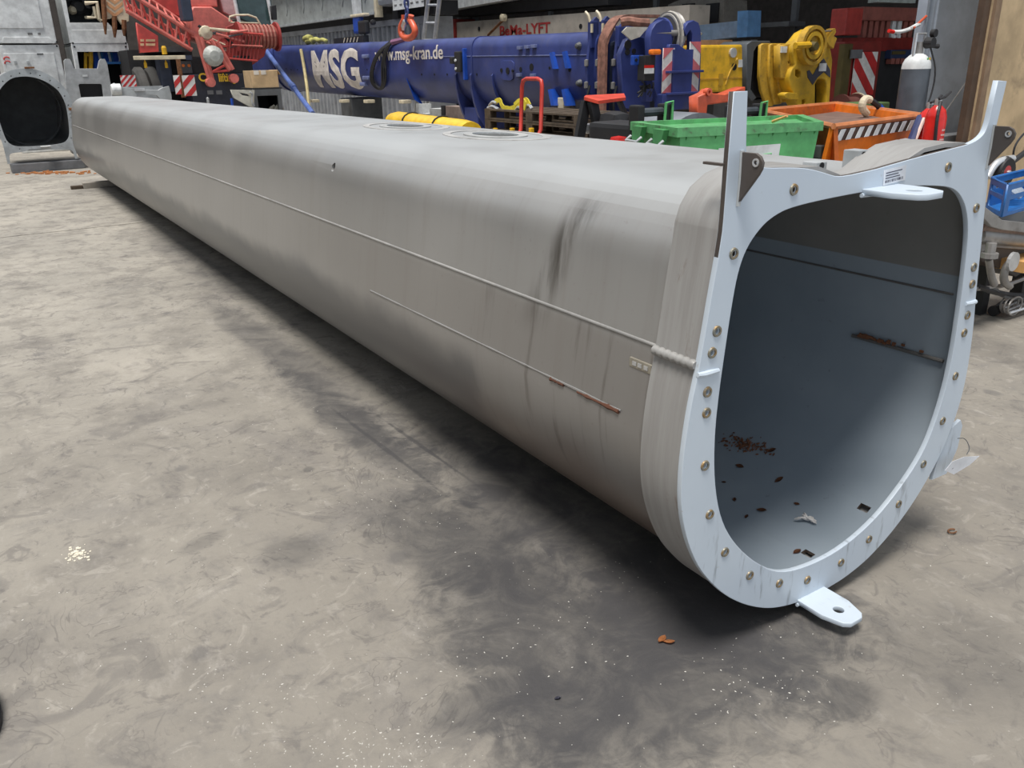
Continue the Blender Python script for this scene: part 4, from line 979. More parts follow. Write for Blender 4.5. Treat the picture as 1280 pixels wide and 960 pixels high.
# fittings on the flank: plate with bores, small lugs, black hydraulic clamp
def bore(px, py, r=.03, parent=bb, X=6.9, name='bore'):
    q = atX(px, py, X); return link(name, L([(0, -.004), (r, -.004), (r, .02), (0, .02)], (bx_at(q.y, q.z) if X == 6.9 else X, q.y, q.z), 'X', 14), darkhole, parent)
ip = sheetX('inspection_plate', blue_m, bb, 6.885, [(626, 78), (629, 76), (639, 76), (642, 79), (641, 98), (638, 100.5), (629, 100), (626, 97)], [], .02, .003)
for px, py, r in ((626.7, 88, .03), (634.5, 88.5, .05), (640.5, 88.5, .02), (651, 87, .035), (664.5, 84, .05), (687, 85, .02), (712, 87.5, .025)): bore(px, py, r if px != 634.5 else .045, X=6.88 if px < 645 else 6.9)
for px, py in ((651, 59), (660, 58), (668.5, 57), (650, 93), (667.5, 93.5)):
    q = atX(px, py, 6.9); link('small_bracket', B(((6.86, q.y-.05, q.z-.03), (6.91, q.y+.05, q.z+.015)), bev=.006), M('pale_blue_edge', (0.16, 0.19, 0.36)), bb)
for px, py in ((694, 74), (710, 73), (692, 120), (709, 120)):
    q = atX(px, py, 6.9); link('hinge_lug', prism([(6.86, q.y+.08, q.z+.08), (6.86, q.y+.01, q.z+.09), (6.84, q.y-.08, q.z-.12), (6.84, q.y-.02, q.z-.12)], (.08 if py < 100 else .14, 0, 0)), blue2_m, bb)
q = atX(699, 130, 6.9); link('wear_pad', B(((6.92, q.y-.07, q.z-.08), (7.1, q.y+.07, q.z+.08)), bev=.01), cream_m, bb)
for px, py in ((724, 57.5), (725, 104)): q = atX(px, py, 6.9); link('grease_fitting', L([(0, -.06), (.03, -.05), (.05, .0), (0, .02)], (6.9, q.y, q.z), 'X', 12), dgrey_m, bb)
cl_ = atX(573, 78, 6.85)
link('valve_clamp', B(((6.80, cl_.y-.13, cl_.z-.14), (6.9, cl_.y+.05, cl_.z+.16)), ((6.78, cl_.y+.05, cl_.z-.02), (6.9, cl_.y+.17, cl_.z+.08)), bev=.02), black_m, bb)
link('clamp_plate', B(((6.84, cl_.y-.19, cl_.z-.26), (6.91, cl_.y-.14, cl_.z+.2)), bev=.01), blue2_m, bb)
for dz in (-.09, .03): link('clamp_bolt', L([(0, -.02), (.02, -.02), (.02, 0), (0, 0)], (6.79, cl_.y-.03, cl_.z+dz), 'X', 8), white_m, bb)
for px, py in ((358, 86), (364, 87), (372, 87), (403, 80), (459, 87), (468, 86), (478, 85), (527, 93), (543, 93), (559, 93), (596, 93), (615, 93.5)):
    bore(px, py, .018, name='bolt')
for px, py in ((458, 70), (458, 97), (452, 105)):
    q = atX(px, py, 6.9); link('cable_guide', B(((bx_at(q.y, q.z)-.05, q.y-.13, q.z-.04), (bx_at(q.y, q.z)+.03, q.y+.13, q.z+.03)), bev=.02), M('pale_blue_edge', (0.16, 0.19, 0.36)), bb)
# far end lug and diagonal bar
sheetX('end_lug', blue_m, bb, 7.0, [(334, 60), (328, 62), (318, 72), (306, 84), (290, 92), (284, 97), (288, 101), (300, 97), (318, 98), (334, 98)], [], .5, .01)
d0, d1 = atX(333, 64, 6.85), atX(391, 142, 6.3)
link('diagonal_bar', T([d0, d1], .055, 10), M('light_blue_tube', (0.10, 0.16, 0.42), 0.35), bb)
link('bar_joint', T([d0*.42+d1*.58, d0*.36+d1*.64], .075, 10), M('light_blue_tube', (0.10, 0.16, 0.42), 0.35), bb)
# near end: nested collars and sheave head
for i, px in enumerate((742, 755.5, 776, 789)):
    y = Yp(px, 90); zt, zb = 1.975+bz(y), .935+bz(y)
    up = .10 if i < 2 else 0.02
    o = [(6.86, zb-.02), (6.82, zb+.25), (6.80, zb+.6), (6.83, zt-.2), (6.86, zt+up), (6.93, zt+up+.06), (7.02, zt+up), (7.05, zt+.0), (7.05, zb-.02)]
    link('section_collar', prism([(x, y, z) for x, z in o], (0, .045, 0)), blue_m, bb)
    link('collar_head', B(((6.84, y-.015, 1.78), (6.95, y+.06, 2.0+up)), bev=.015), blue_m, bb)
    for zz in (1.62, 1.36): link('collar_bolt', L([(0, -.05), (.028, -.04), (.028, .03), (0, .04)], (6.80, y+.02, zz), 'Z', 8), steel_m, bb)
    if i < 2: link('collar_hook', T(smoothpts([(6.85, y+.02, zt+up), (6.84, y+.04, zt+up+.08), (6.83, y+.09, zt+up+.12)]), .018, 6), cream_m, bb); link('pad_shim', B(((6.84, y-.03, zt+up-.12), (6.86, y+.0, zt+up-.02))), cream_m, bb)
    link('hose_loop', T(smoothpts([(6.82, y-.03, 1.35), (6.77, y-.03, 1.2), (6.79, y-.03, 1.0), (6.86, y-.03, .93)]), .014, 6), M('pale_hose', (0.45, 0.45, 0.42), 0.5) if i % 2 else black_m, bb)
link('inner_section', B(((6.98, YS+.3, 1.0), (7.5, YN+.02, 1.86)), bev=.05), M('dark_blue_steel', (0.03, 0.04, 0.07)), bb)
cheek = lambda xs, nm, y: sheetY(nm, blue_m, bb, y, xs, [], .10, .006)
# two forks seen from the front, each cheek a plate; the sheaves turn on the pin between them
fk1 = sheetY('fork_cheek', blue_m, bb, YS, [(813,48),(815,38),(820,30),(829,25),(836,27),(839,36),(840,60),(836,62),(835,120),(841,135),(828,135),(822,120),(815,100)], [], .10, .006)
fk2 = sheetY('fork_cheek', blue_m, bb, YS-.05, [(856,36),(860,29),(867,26),(873,29),(875.5,38),(876,60),(875,100),(873,136),(827,136),(827,118),(841,118),(841,64),(836,62),(838,56),(848,56),(856,62),(862,88),(866,60),(866,42),(863,36),(858,44)], [], .10, .006)
for x1, x2 in ((827.5, 841.5), (860.5, 873.5)):
    X1, X2, z1, z2 = spanY(YS-.06, x1, x2, 60 if x1 < 850 else 52, 116)
    stripes(bb, X2-X1, z1-z2, fy_mat((X1, YS-.066, z2)), 2, 1.3 if x1 < 850 else -1.3, names=('warning_plate', 'stripe'), red=M('faded_warning_red', (0.62, 0.16, 0.18), 0.4))
link('cross_plate', B((tuple(atY(843, 62, YS-.1)), tuple(atY(858, 116, YS-.02)))), blue_m, bb)
bxY('cross_rib', blue_m, bb, YS-.13, 836, 880, 88, 91, .06, .005); bxY('cross_rib', blue_m, bb, YS-.13, 836, 880, 115, 118, .06, .005)
bxY('lower_yoke', blue_m, bb, YS-.09, 828, 875, 117, 137, .14, .01)
pin = atY(838, 42, YS+.15)
link('head_pin', L([(0, 0), (.075, 0), (.075, .36), (0, .5)], (pin.x+.02, pin.y, pin.z), 'X', 18), alu_m, bb)
link('pin_stub', L([(0, -.26), (.03, -.26), (.035, .1), (0, .1)], (pin.x-.1, pin.y-.12, pin.z+.0), 'X', 12), steel_m, bb)
sh1 = link('sheave', L([(.05, -.04), (.24, -.05), (.19, 0), (.24, .05), (.05, .04), (.05, -.04)], (pin.x+.04, pin.y+.06, pin.z), 'X', 28), steel_m, bb, smooth=30)
bm = bmesh.new()
for i in range(3): tube(bm, [(pin.x+.0+i*.035, pin.y+.06+(.21+.02*(i % 2))*math.cos(a), pin.z-.03+(.24+.02*(i % 2))*math.sin(a)) for a in [k*PI/12 for k in range(24)]], .02, 6, close=True)
link('wound_cable', bm, M('grey_wire_rope', (0.42, 0.40, 0.36), 0.6), sh1)
link('dark_cheek_disc', L([(0, 0), (.2, 0), (.2, .04), (0, .04)], (pin.x-.08, pin.y+.1, pin.z-.02), 'X', 24), blue_m, bb)
bxY('control_box', black_m, bb, YS-.12, 805.5, 819, 69, 101, .12, .01)
bxY('box_label', white_m, bb, YS-.13, 806, 817.5, 85, 92, .01); bxY('box_label', fire_m, bb, YS-.131, 806, 817.5, 81.5, 85, .01)
bxY('amber_lamp', orange_m, bb, YS-.16, 816, 827, 61.5, 68.5, .08, .02)
bxY('mount_plate', blue2_m, bb, YS-.02, 791.5, 805, 69, 81.5, .05, .01)
for x in (795, 800): q = atY(x, 75, YS-.02); link('bore', L([(0, -.01), (.018, -.01), (.018, .0), (0, 0)], q, 'Y', 10), darkhole, bb)
sheetY('head_bracket', blue_m, bb, YS+.25, [(776, 68), (784, 50), (795, 45), (806, 48), (812, 60), (812, 135), (780, 135)], [circ(0, 0, .001, 4)] and [], .08, .01)
bore_ = atY(789, 56, YS+.25)
for x, y, r in ((784.5, 56, .05), (784, 65, .035), (792, 64, .03)): link('bore', L([(0, -.01), (r, -.01), (r, .0), (0, 0)], atY(x, y, YS+.25), 'Y', 14), darkhole, bb)
sheetY('anchor_plate', M('bone_panel', (0.52, 0.50, 0.43)), bb, YS+.1, [(778, 40), (784, 34), (810, 34), (800, 46), (789, 50)], [], .02, .002)
bxY('lower_box', blue_m, bb, YS-.05, 808, 816, 111, 127, .1, .01)
bm = bmesh.new()
for i in range(9):
    p = atY(random.uniform(797, 815), random.uniform(100, 122), YS+.05); q = atY(random.uniform(797, 815), random.uniform(104, 125), YS-.05)
    tube(bm, smoothpts([p, (p+q)/2+Vector((.03, -.03, .05)), q]), .011, 5)
link('hose_bundle', bm, black_m, bb)
link('stand', B(((7.05, 9.0, 0), (7.75, 9.5, .935)), bev=.02), dgrey_m, bb)
link('stand', B(((7.05, 17.2, 0), (7.75, 17.8, 1.0)), bev=.02), dgrey_m, bb)
# things lying on or hung over the blue boom
def over(y0, w, name, m, label, cat, zend_f, zend_b, thick=.02, wob=0.0, off=.02):
    t = 16; bm = bmesh.new(); path = []
    for z in (zend_f, zend_f*.6+1.5*.4): path.append((bx_at(y0, max(z, 1.5))-off, z))
    zt = 1.975+bz(y0)
    for k in range(7): a = PI-PI/2*k/6; path.append((6.9+.17+(.17+off)*math.cos(a), zt-.17+(.17+off)*math.sin(a)))
    for k in range(7): a = PI/2-PI/2*k/6; path.append((7.9-.17+(.17+off)*math.cos(a), zt-.17+(.17+off)*math.sin(a)))
    path.append((7.9+off, zend_b)); rows = []
    for i, (x, z) in enumerate(path):
        dy = wob*math.sin(i*1.3); rows.append([bm.verts.new((x-(.015*math.sin(j*2.1+i) if wob else 0), y0+w*(j/6-.5)+dy, z)) for j in range(7)])
    for a, b in zip(rows, rows[1:]):
        for j in range(6): bm.faces.new((a[j], a[j+1], b[j+1], b[j]))
    bmesh.ops.recalc_face_normals(bm, faces=bm.faces[:]); bmesh.ops.solidify(bm, geom=bm.faces[:], thickness=-thick)
    return tag(link(name, bm, m, smooth=50), label, cat)
ys_ = Yp(767, 60)
over(ys_, .17, 'lifting_sling', sling_m, 'broad brown lifting sling draped over the near end of the blue boom', 'sling', .62, 1.4, .03, .012, .14)
sl2 = thing('lifting_sling', 'short brown sling lying across the boom head towards the sheave', 'sling', tuple(atY(800, 30, 7.9)))
link('webbing', T(smoothpts([atY(776, 28, 8.05), atY(785, 26, 8.0), atY(798, 28.5, 7.95), atY(811, 29, 7.9)]), [.05]*40, 8), sling_m, sl2)
sy = Yp(383, 90)
tag(link('ratchet_strap', T(smoothpts([atX(376, 61.5, 6.86), atX(381, 90, 6.84), atX(384, 112, 6.72), atX(387, 143, 6.6)]), .035, 6), M('pale_yellow_strap', (0.50, 0.42, 0.22), 0.8)), 'pale yellow strap hanging down the blue boom left of the big letters', 'strap')
hz = lambda px, py, o=.06: (lambda q: Vector((bx_at(q.y, q.z)-o, q.y, q.z)))(atX(px, py, 6.9))
cb = thing('cable_coil', 'loop of black cable hanging over the blue boom beside the web address', 'cable', tuple(hz(478, 60)))
for dx, r_ in ((0, .022), (1.3, .018), (-1.5, .022)):
    link('cable', T(smoothpts([hz(487+dx, 52), hz(476+dx, 66), hz(468+dx, 88), hz(466+dx, 104), hz(471+dx, 113), hz(479+dx, 108), hz(484+dx*2, 92), hz(483+dx, 74), hz(487+dx, 58), hz(490, 53)], 2), r_, 6), black_m, cb)
link('purple_rag', T(smoothpts([hz(489, 53), hz(494, 51), hz(500, 49)]), .05, 6), M('purple_cloth', (0.22, 0.10, 0.18), 0.9), cb)
qq = atX(393, 54, 7.2)
gl = thing('yellow_gloves', 'crumpled dull yellow gloves lying on top of the blue boom', 'gloves', tuple(qq))
for (a, b, r_) in (((381, 49), (389, 48), .07), ((384, 52.5), (392, 51.5), .065), ((391, 50.5), (399, 51), .055), ((399, 51), (408, 51.5), .045)): link('glove', T(smoothpts([atX(*a, 7.15), (atX(*a, 7.15)+atX(*b, 7.15))/2+Vector((0, 0, .03)), atX(*b, 7.15)]), [r_*.7]+[r_]*8+[r_*.6], 8), M('khaki_yellow', (0.42, 0.40, 0.12), 0.8), gl, smooth=60)
gt = thing('grating_strip', 'dark slotted strip lying on the blue boom beside the blue hoist', 'strip', tuple(atX(436, 53, 7.2)))
a, b = atX(420, 51.5, 7.25), atX(457, 48, 7.25)
link('strip', prism([(7.2, a.y, 1.98+bz(a.y)), (7.2, b.y, 1.98+bz(b.y)), (7.2, b.y, 2.11+bz(b.y)), (7.2, a.y, 2.08+bz(a.y))], (.12, 0, 0)), black_m, gt)
for i in range(5):
    y = a.y+(b.y-a.y)*(.35+.11*i); z = 2.05+bz(y); link('slot_bar', prism([(7.185, y, z-.06), (7.185, y-.04, z-.06), (7.185, y-.12, z+.03), (7.185, y-.08, z+.03)], (.012, 0, 0)), cream_m, gt)
ho = thing('chain_hoist', 'blue and black hoist unit standing on top of the blue boom', 'hoist', tuple(atX(452, 52, 7.3)))
q1, q2 = atX(444, 40, 7.3), atX(462, 22, 7.3)
link('housing', B(((7.25, q1.y, atX(452, 42, 7.3).z), (7.36, atX(452, 30, 7.3).y, atX(452, 20, 7.3).z)), bev=.05), blue2_m, ho)
link('motor', B(((7.22, atX(451, 30, 7.3).y, atX(452, 43, 7.3).z), (7.34, q2.y+.1, atX(452, 26, 7.3).z)), bev=.04), black_m, ho)
link('cap', B(((7.23, q1.y+.05, atX(452, 21, 7.3).z), (7.36, q2.y+.12, atX(452, 17, 7.3).z)), bev=.02), cream_m, ho)
link('knob', L([(0, -.05), (.05, -.04), (.05, .03), (0, .04)], (7.35, q2.y-.03, atX(461, 28, 7.3).z), 'Y', 10), black_m, ho)
link('leg', T([(7.35, (q1.y+q2.y)/2, atX(452, 44, 7.3).z+.02), (7.35, (q1.y+q2.y)/2, 1.98+bz(q1.y))], .03, 8), dgrey_m, ho); link('leg', T([(7.35, q2.y+.1, atX(452, 44, 7.3).z+.02), (7.35, q2.y+.1, 1.98+bz(q2.y))], .02, 8), dgrey_m, ho)
# red hook on a blue chain
hk = thing('chain_hook', 'orange red safety hook on a blue chain, hanging above the blue boom', 'hook', tuple(atX(510, 48, 7.0)))
XH = 6.74
bm = T(smoothpts([atX(506, 24, XH), atX(501, 34, XH), atX(501.5, 43, XH), atX(507, 48, XH), atX(514, 47.5, XH), atX(519, 42, XH), atX(518.5, 35, XH), atX(513, 25, XH)]), [.055]*60, 10)
link('hook_body', bm, M('hook_orange', (0.62, 0.11, 0.05), 0.35), hk, smooth=60)
link('hook_latch', T([atX(506.5, 26, XH-.02), atX(504, 33, XH-.02), atX(504, 38, XH-.02)], [.04, .04, .02], 8), alu_m, hk)
link('hook_fork', T([atX(505.5, 27, XH), atX(505, 18.5, XH)], .05, 8), M('hook_orange', (0.62, 0.11, 0.05)), hk); link('hook_fork', T([atX(513, 27, XH), atX(514, 19, XH)], .05, 8), M('hook_orange', (0.62, 0.11, 0.05)), hk)
topc = atX(509, 20, XH)
for i in range(26):
    z = topc.z-.04+i*.115; c = Vector((XH, topc.y, z)); bmc = bmesh.new()
    ax = Vector((0, 1, 0)) if i % 2 else Vector((1, 0, 0))
    tube(bmc, [c+ax*.035*math.cos(a)+Vector((0, 0, .075))*math.sin(a) for a in [k*PI/5 for k in range(10)]], .02, 5, close=True)
    link('chain_link', bmc, M('blue_chain', (0.05, 0.07, 0.20), 0.4), hk)

# ================================================================== BEHIND THE BLUE BOOM
XC = 9.3
Y1_, Y2_, zt_, _ = spanX(XC, 345, 560, 40, 130)
cg = thing('corrugated_container', 'grey corrugated container standing behind the far half of the blue boom', 'container', (XC, 20, 0))
ya, yb = atX(529, 60, XC).y, 29.0; XE = atY(563, 40, ya).x
ztop = atX(470, 27, XC).z
bm = bmesh.new(); n = int((yb-ya)/.28); prof = []
for i in range(n):
    y = ya+i*.28; prof += [(XC+.11, y), (XC+.11, y+.10), (XC, y+.13), (XC, y+.25)]
prof.append((XC+.11, ya+n*.28)); lo = [bm.verts.new((x, y, .15)) for x, y in prof]; hi = [bm.verts.new((x, y, ztop-.12)) for x, y in prof]
for i in range(len(prof)-1): bm.faces.new((lo[i], lo[i+1], hi[i+1], hi[i]))
cor = link('corrugated_side', bm, corr_m, cg)
link('top_rail', B(((XC-.03, ya, ztop-.13), (XC+.1, yb, ztop))), corr_m, cg); link('bottom_rail', B(((XC-.03, ya, 0), (XC+.1, yb, .16))), dgrey_m, cg)
link('corner_post', B(((XC-.04, ya-.16, 0), (XC+.16, ya, ztop)), bev=.01), corr_m, cg)
link('end_wall', B(((XC+.16, ya-.14, .02), (XE, ya-.06, ztop))), corr_m, cg); link('roof_sheet', B(((XC+.1, ya, ztop-.06), (XE, yb, ztop-.01))), corr_m, cg)
link('corner_casting', B(((XC-.06, ya-.2, ztop-.16), (XC+.18, ya+.04, ztop)), bev=.01), corr_m, cg)
# grey deck lying on the container, its side plates hung with stiffeners
dk = thing('grey_steel_deck', 'weathered grey steel deck section lying on the corrugated container', 'deck', (XC, 22, ztop+.2))
yd0, yd1 = atX(470, 12, XC-.3).y, 28.8; zd0, zd1 = ztop+.16, ztop+1.0
link('packing', B(((XC, yd0+.3, ztop), (XC+.3, yd1, zd0))), black_m, dk)
link('side_plate', B(((XC-.3, yd0, zd0), (XC-.22, yd1, zd1))), M('mottled_grey_plate', (0.34, 0.36, 0.35), 0.6, dirty=.5, scale=2.5), dk)
link('edge_flange', B(((XC-.34, yd0, zd0-.03), (XC-.2, yd1, zd0+.03))), grey_m, dk)
for i in range(6): 
    y = yd0+.5+i*1.45; link('stiffener', prism([(XC-.32, y, zd1), (XC-.32, y, zd0+.4), (XC-.32, y+.1, zd0+.25), (XC-.32, y+.22, zd1)], (.03, 0, 0)), M('mottled_grey_plate', (0.34, 0.36, 0.35)), dk)
link('rod', T([(XC-.38, yd0+.3, zd0+.72), (XC-.38, yd1, zd0+.95)], .05, 8), rust_m, dk)
link('end_post', B(((XC-.34, yd0-.12, zd0-.1), (XC-.18, yd0+.02, zd1+.3))), cream_m, dk)
q = atX(446, 10, XC-.32); link('white_sheet', sheetY and mesh_of(B(((XC-.34, q.y-.3, q.z-.28), (XC-.32, q.y+.25, q.z+.35)))), white_m, dk)
tk = thing('grey_tank', 'smooth grey tank with a white notice, beside the hanging hook', 'tank', (XC, 15, ztop+.3))
yt0, yt1 = atX(532, 5, XC-.4).y, yd0-.16
link('shell', B(((XC-.35, yt0, zd0+.12), (XE-.1, yt1, zd1+.5)), bev=.12), grey_m, tk)
link('cradle', B(((XC-.1, yt0+.2, ztop), (XC+.5, yt0+.5, zd0+.13))), black_m, tk)
link('cradle', B(((XC-.1, yt1-.6, ztop), (XC+.5, yt1-.3, zd0+.13))), black_m, tk)
q0, q1 = atX(491, 1, XC-.36), atX(530, 10, XC-.36)
nb_ = link('notice', B(((XC-.37, q1.y, atX(505, 11.5, XC-.36).z), (XC-.352, q0.y, zd1+.2))), white_m, tk)
bm = bmesh.new()
for r_ in range(5):
    for c_ in range(7): 
        y = q0.y-.15-c_*.27; z = atX(505, 10, XC-.36).z+.06+r_*.13; box(bm, (XC-.375, y-.07, z), (XC-.369, y+.06, z+.035))
link('print_lines', bm, M('grey_label', (0.16, 0.16, 0.16)), nb_)
# ladder
YLx = 8.78
ld = thing('aluminium_ladder', 'aluminium ladder leaning behind the blue boom', 'ladder', tuple(atX(535, 60, YLx)))
la, lb, lc, ldd = atX(528, 62, YLx), atX(537.5, -20, YLx-.0), atX(542, 62, YLx), atX(551.5, -20, YLx)
def rail(a, b, name='stile'): 
    a = a+(a-b)*0.35; return link(name, T([a, b], .045, 4), alu_m, ld)
# carry the stiles down to the floor
for (a, b) in ((la, lb), (lc, ldd)):
    d = (b-a); k_ = (0.03-a.z)/d.z; link('stile', T([a+d*k_, b], .045, 6), alu_m, ld)
for k in range(9):
    t = -1.2+k*.27; link('rung', T([la+(lb-la)*t, lc+(ldd-lc)*t], .028, 6), alu_m, ld)
# lettered beige beam
XM = 11.3
bmz = [atX(p, y, XM).z for p, y in ((572, 28), (835, 4))]
ym0, ym1 = atX(862, 10, XM).y, atX(571, 40, XM).y
lb_ = thing('lettered_box_girder', 'long beige box girder with dark red lettering behind the blue boom', 'girder', (XM, 12, 0))
link('girder_body', prism([(XM, ym1, 1.2), (XM, ym0, 1.2), (XM, ym0, atX(862, 6, XM).z), (XM, ym1, atX(571, 28, XM).z)], (.5, 0, 0)), beige_m, lb_)
link('end_frame', B(((XM-.05, ym1, 1.1), (XM+.55, ym1+.28, atX(565, 27, XM).z+.05))), dred_m, lb_)
for y in (ym0+.5, ym1-.8): link('trestle', B(((XM+.05, y, 0), (XM+.45, y+.3, 1.2))), dgrey_m, lb_)
yy0, yy1 = atX(625, 36, XM).y, atX(688, 30, XM).y
me = text_me('BeMa-LYFT', 1.0, .004, .02, 1, 'LEFT'); xs = [v.co.x for v in me.vertices]; ys2 = [v.co.y for v in me.vertices]
zb_, zt3 = atX(656, 43, XM).z, atX(656, 30, XM).z
for v in me.vertices: v.co = Vector((XM-.006-v.co.z, yy0-(v.co.x-min(xs))/(max(xs)-min(xs))*(yy0-yy1), zb_+(v.co.y-min(ys2))/(max(ys2)-min(ys2))*(zt3-zb_)))
link('lettering', me, letterr_m, lb_)
for px, py in ((599, 36), (726, 33)): q = atX(px, py, XM); link('bore', L([(0, -.01), (.05, -.01), (.05, 0), (0, 0)], (XM, q.y, q.z), 'X', 12), darkhole, lb_)
link('leaning_rod', T([atX(610, 44, XM-.1), atX(630, 24, XM-.1)], .03, 6), rust_m, lb_); link('rod_head', L([(0, -.08), (.08, -.05), (.08, .06), (0, .08)], atX(629, 22, XM-.1), 'X', 10), cream_m, lb_)
ubz = thing('pale_bridge_plate', 'pale grey sloping bridge plate above the lettered girder', 'plate', tuple(atX(600, 10, XM)))
link('plate', prism([atX(552, 14, XM-.2), atX(745, -20, XM-.2), atX(745, -34, XM-.2), atX(552, -8, XM-.2)], (.5, 0, 0)), white_m, ubz)
link('underside', prism([atX(556, 22, XM+.1), atX(760, 6, XM+.1), atX(760, -14, XM+.1), atX(556, 14, XM+.1)], (.6, 0, 0)), black_m, ubz)
link('hanger_post', B(((XM+.6, atX(560, 20, XM).y-.2, 0), (XM+.8, atX(560, 20, XM).y, 3.4))), dgrey_m, ubz)
rk = thing('storage_rack', 'dark storage rack above the lettered girder holding small pale and yellow boxes', 'rack', (13.2, 9, 0))
for y in (11.2, 15.0, 19.0, 23.8): link('post', B(((13.42, y, 0), (13.5, y+.12, 5.2))), dgrey_m, rk)
for z in (2.15, 3.3): link('shelf', B(((13.0, 11.0, z), (13.46, 24.0, z+.08))), dgrey_m, rk)
for (px, py, m, w, h, nm, lbx, cat) in ((681, 15, ochre_m, .9, .42, 'yellow_case', 'ochre yellow case on the dark rack behind the girder lettering', 'case'), (697, 14, white_m, .12, .35, 'white_tin', 'thin white tin beside the ochre case on the dark rack', 'tin'),
                         (727, 11, white_m, .28, .30, 'pale_canister', 'left pale canister on the dark rack above the girder', 'canister'), (737, 10, alu_m, .2, .3, 'pale_canister', 'right, greyer canister on the dark rack above the girder', 'canister'),
                         (768, 9, dim_m, 1.3, .42, 'grey_panel_box', 'long grey box on the dark rack left of the boom head', 'box'), (658, 15, M('brown_crate', (0.25, 0.12, 0.07)), .35, .26, 'brown_crate', 'small brown crate left of the ochre case on the rack', 'crate')):
    q = atX(px, py, 13.05); z0 = 2.23
    tag(link(nm, B(((13.05, q.y-w/2, z0+.001), (13.38, q.y+w/2, z0+h)), bev=.01), m), lbx, cat)
bc_ = thing('blue_channel', 'blue grey steel channel with bright blue end above the yellow boom', 'channel', tuple(atX(900, 35, 10.9)))
link('channel_web', prism([atX(868, 52, 10.9), atX(922, 46, 10.9), atX(922, 26, 10.9), atX(868, 32, 10.9)], (.25, 0, 0)), M('blue_grey_channel', (0.10, 0.15, 0.22), .5), bc_)
link('end_upright', prism([atX(921, 47, 10.85), atX(934, 46, 10.85), atX(935, 13, 10.85), atX(922, 14, 10.85)], (.3, 0, 0)), M('steel_blue', (0.05, 0.13, 0.26), .5), bc_)
link('post', B(((10.95, atX(928, 40, 10.85).y-.1, 0), (11.1, atX(928, 40, 10.85).y+.1, 1.9))), dgrey_m, bc_)
link('wood_packer', prism([atX(876, 57, 10.6), atX(899, 57, 10.6), atX(899, 50, 10.6), atX(876, 50, 10.6)], (.3, 0, 0)), M('brown_packing_wood', (0.28, 0.15, 0.07)), bc_)
gm_ = thing('machine_housing', 'mottled grey machine housing in the dark behind the boom head', 'machine', tuple(atX(880, 10, 13)))
link('housing', prism([atX(835, 40, 12.2), atX(905, 34, 12.2), atX(905, 0, 12.2), atX(868, -8, 12.2), (atX(835, 6, 12.2))], (.6, 0, 0)), M('mottled_dark_housing', (0.16, 0.15, 0.13), .7, dirty=.6), gm_)
for px in (860, 890): q = atX(px, 16, 12.18); link('square_port', B(((12.17, q.y-.16, q.z-.16), (12.22, q.y+.16, q.z+.16))), darkhole, gm_)
link('leg', B(((12.5, atX(870, 30, 12.5).y-.2, 0), (12.8, atX(870, 30, 12.5).y+.2, 2.3))), dgrey_m, gm_)

# ================================================================== YELLOW BOOM
yb_ = thing('yellow_boom_head', 'worn yellow telescopic boom with big sheave head and black chevron plate', 'crane boom', (9.5, 7, 0))
YY = 8.2
bxY('body', yellow_m, yb_, YY, 866, 937, 56, 115, 1.0, .03)
q = atY(915, 66, YY); link('lamp', L([(0, -.03), (.06, -.03), (.06, .0), (0, 0)], q, 'Y', 14), alu_m, yb_)
bxY('white_notice', white_m, yb_, YY-.01, 923.5, 933.5, 74.5, 84, .012)
q = atY(917.5, 83.5, YY); link('bore', L([(0, -.008), (.045, -.008), (.045, 0), (0, 0)], q, 'Y', 14), darkhole, yb_)
link('edge_line', B((tuple(atY(870, 98.5, YY-.006)), tuple(atY(933, 97.6, YY+.01)))), M('orange_yellow_edge', (0.55, 0.30, 0.03)), yb_)
link('scar', T(smoothpts([atY(907, 106, YY-.004), atY(912, 90, YY-.004), atY(922, 73, YY-.004)]), .012, 5), ochre_m, yb_); link('scar', B((tuple(atY(898, 107, YY-.01)), tuple(atY(903, 92, YY+.01)))), ochre_m, yb_)
sheetY('dark_collar', M('slate_collar', (0.06, 0.07, 0.08), .5), yb_, YY-.08, [(934,56),(940,52),(962,52),(964,56),(946,57),(942,64),(938,112),(945,122),(940,126),(934,118)], [], .5, .01)
bxY('inner_tube', black_m, yb_, YY+.05, 941, 962, 57, 122, .7, .03)
bxY('inner_tube', M('dark_shadow_steel', (0.035, 0.03, 0.025), .7), yb_, YY+.1, 960, 996, 58, 128, .7, .03)
for dx, dy in ((0, 0), (11.5, -1), (22, -2)):
    sheetY('nested_collar', ochre_m, yb_, YY-.12-.03*dx/11, [(951.5+dx,57+dy*.3),(955+dx,55),(966+dx*.98,55),(965+dx,58),(961+dx,96),(967+dx*.85,112-dx*.2),(966+dx*.9,132-dx*.25),(959+dx*.85,133-dx*.25),(952+dx,112-dx*.2),(950+dx,96-dx*.2)], [], .05, .008)
sheetY('pivot_lug', ochre_m, yb_, YY-.28, [(976,58),(988,56),(986,70),(992,77),(990,88),(981,98),(976,96)], [[(984.5,76),(988,75.5),(988.5,80),(985,81)]], .12, .01)
bxY('white_patch', white_m, yb_, YY-.30, 977, 984, 58, 66, .02, .003)
bxY('gland', rust_m, yb_, YY-.22, 984, 994, 56, 68, .15, .02)
Yh = YY-.35
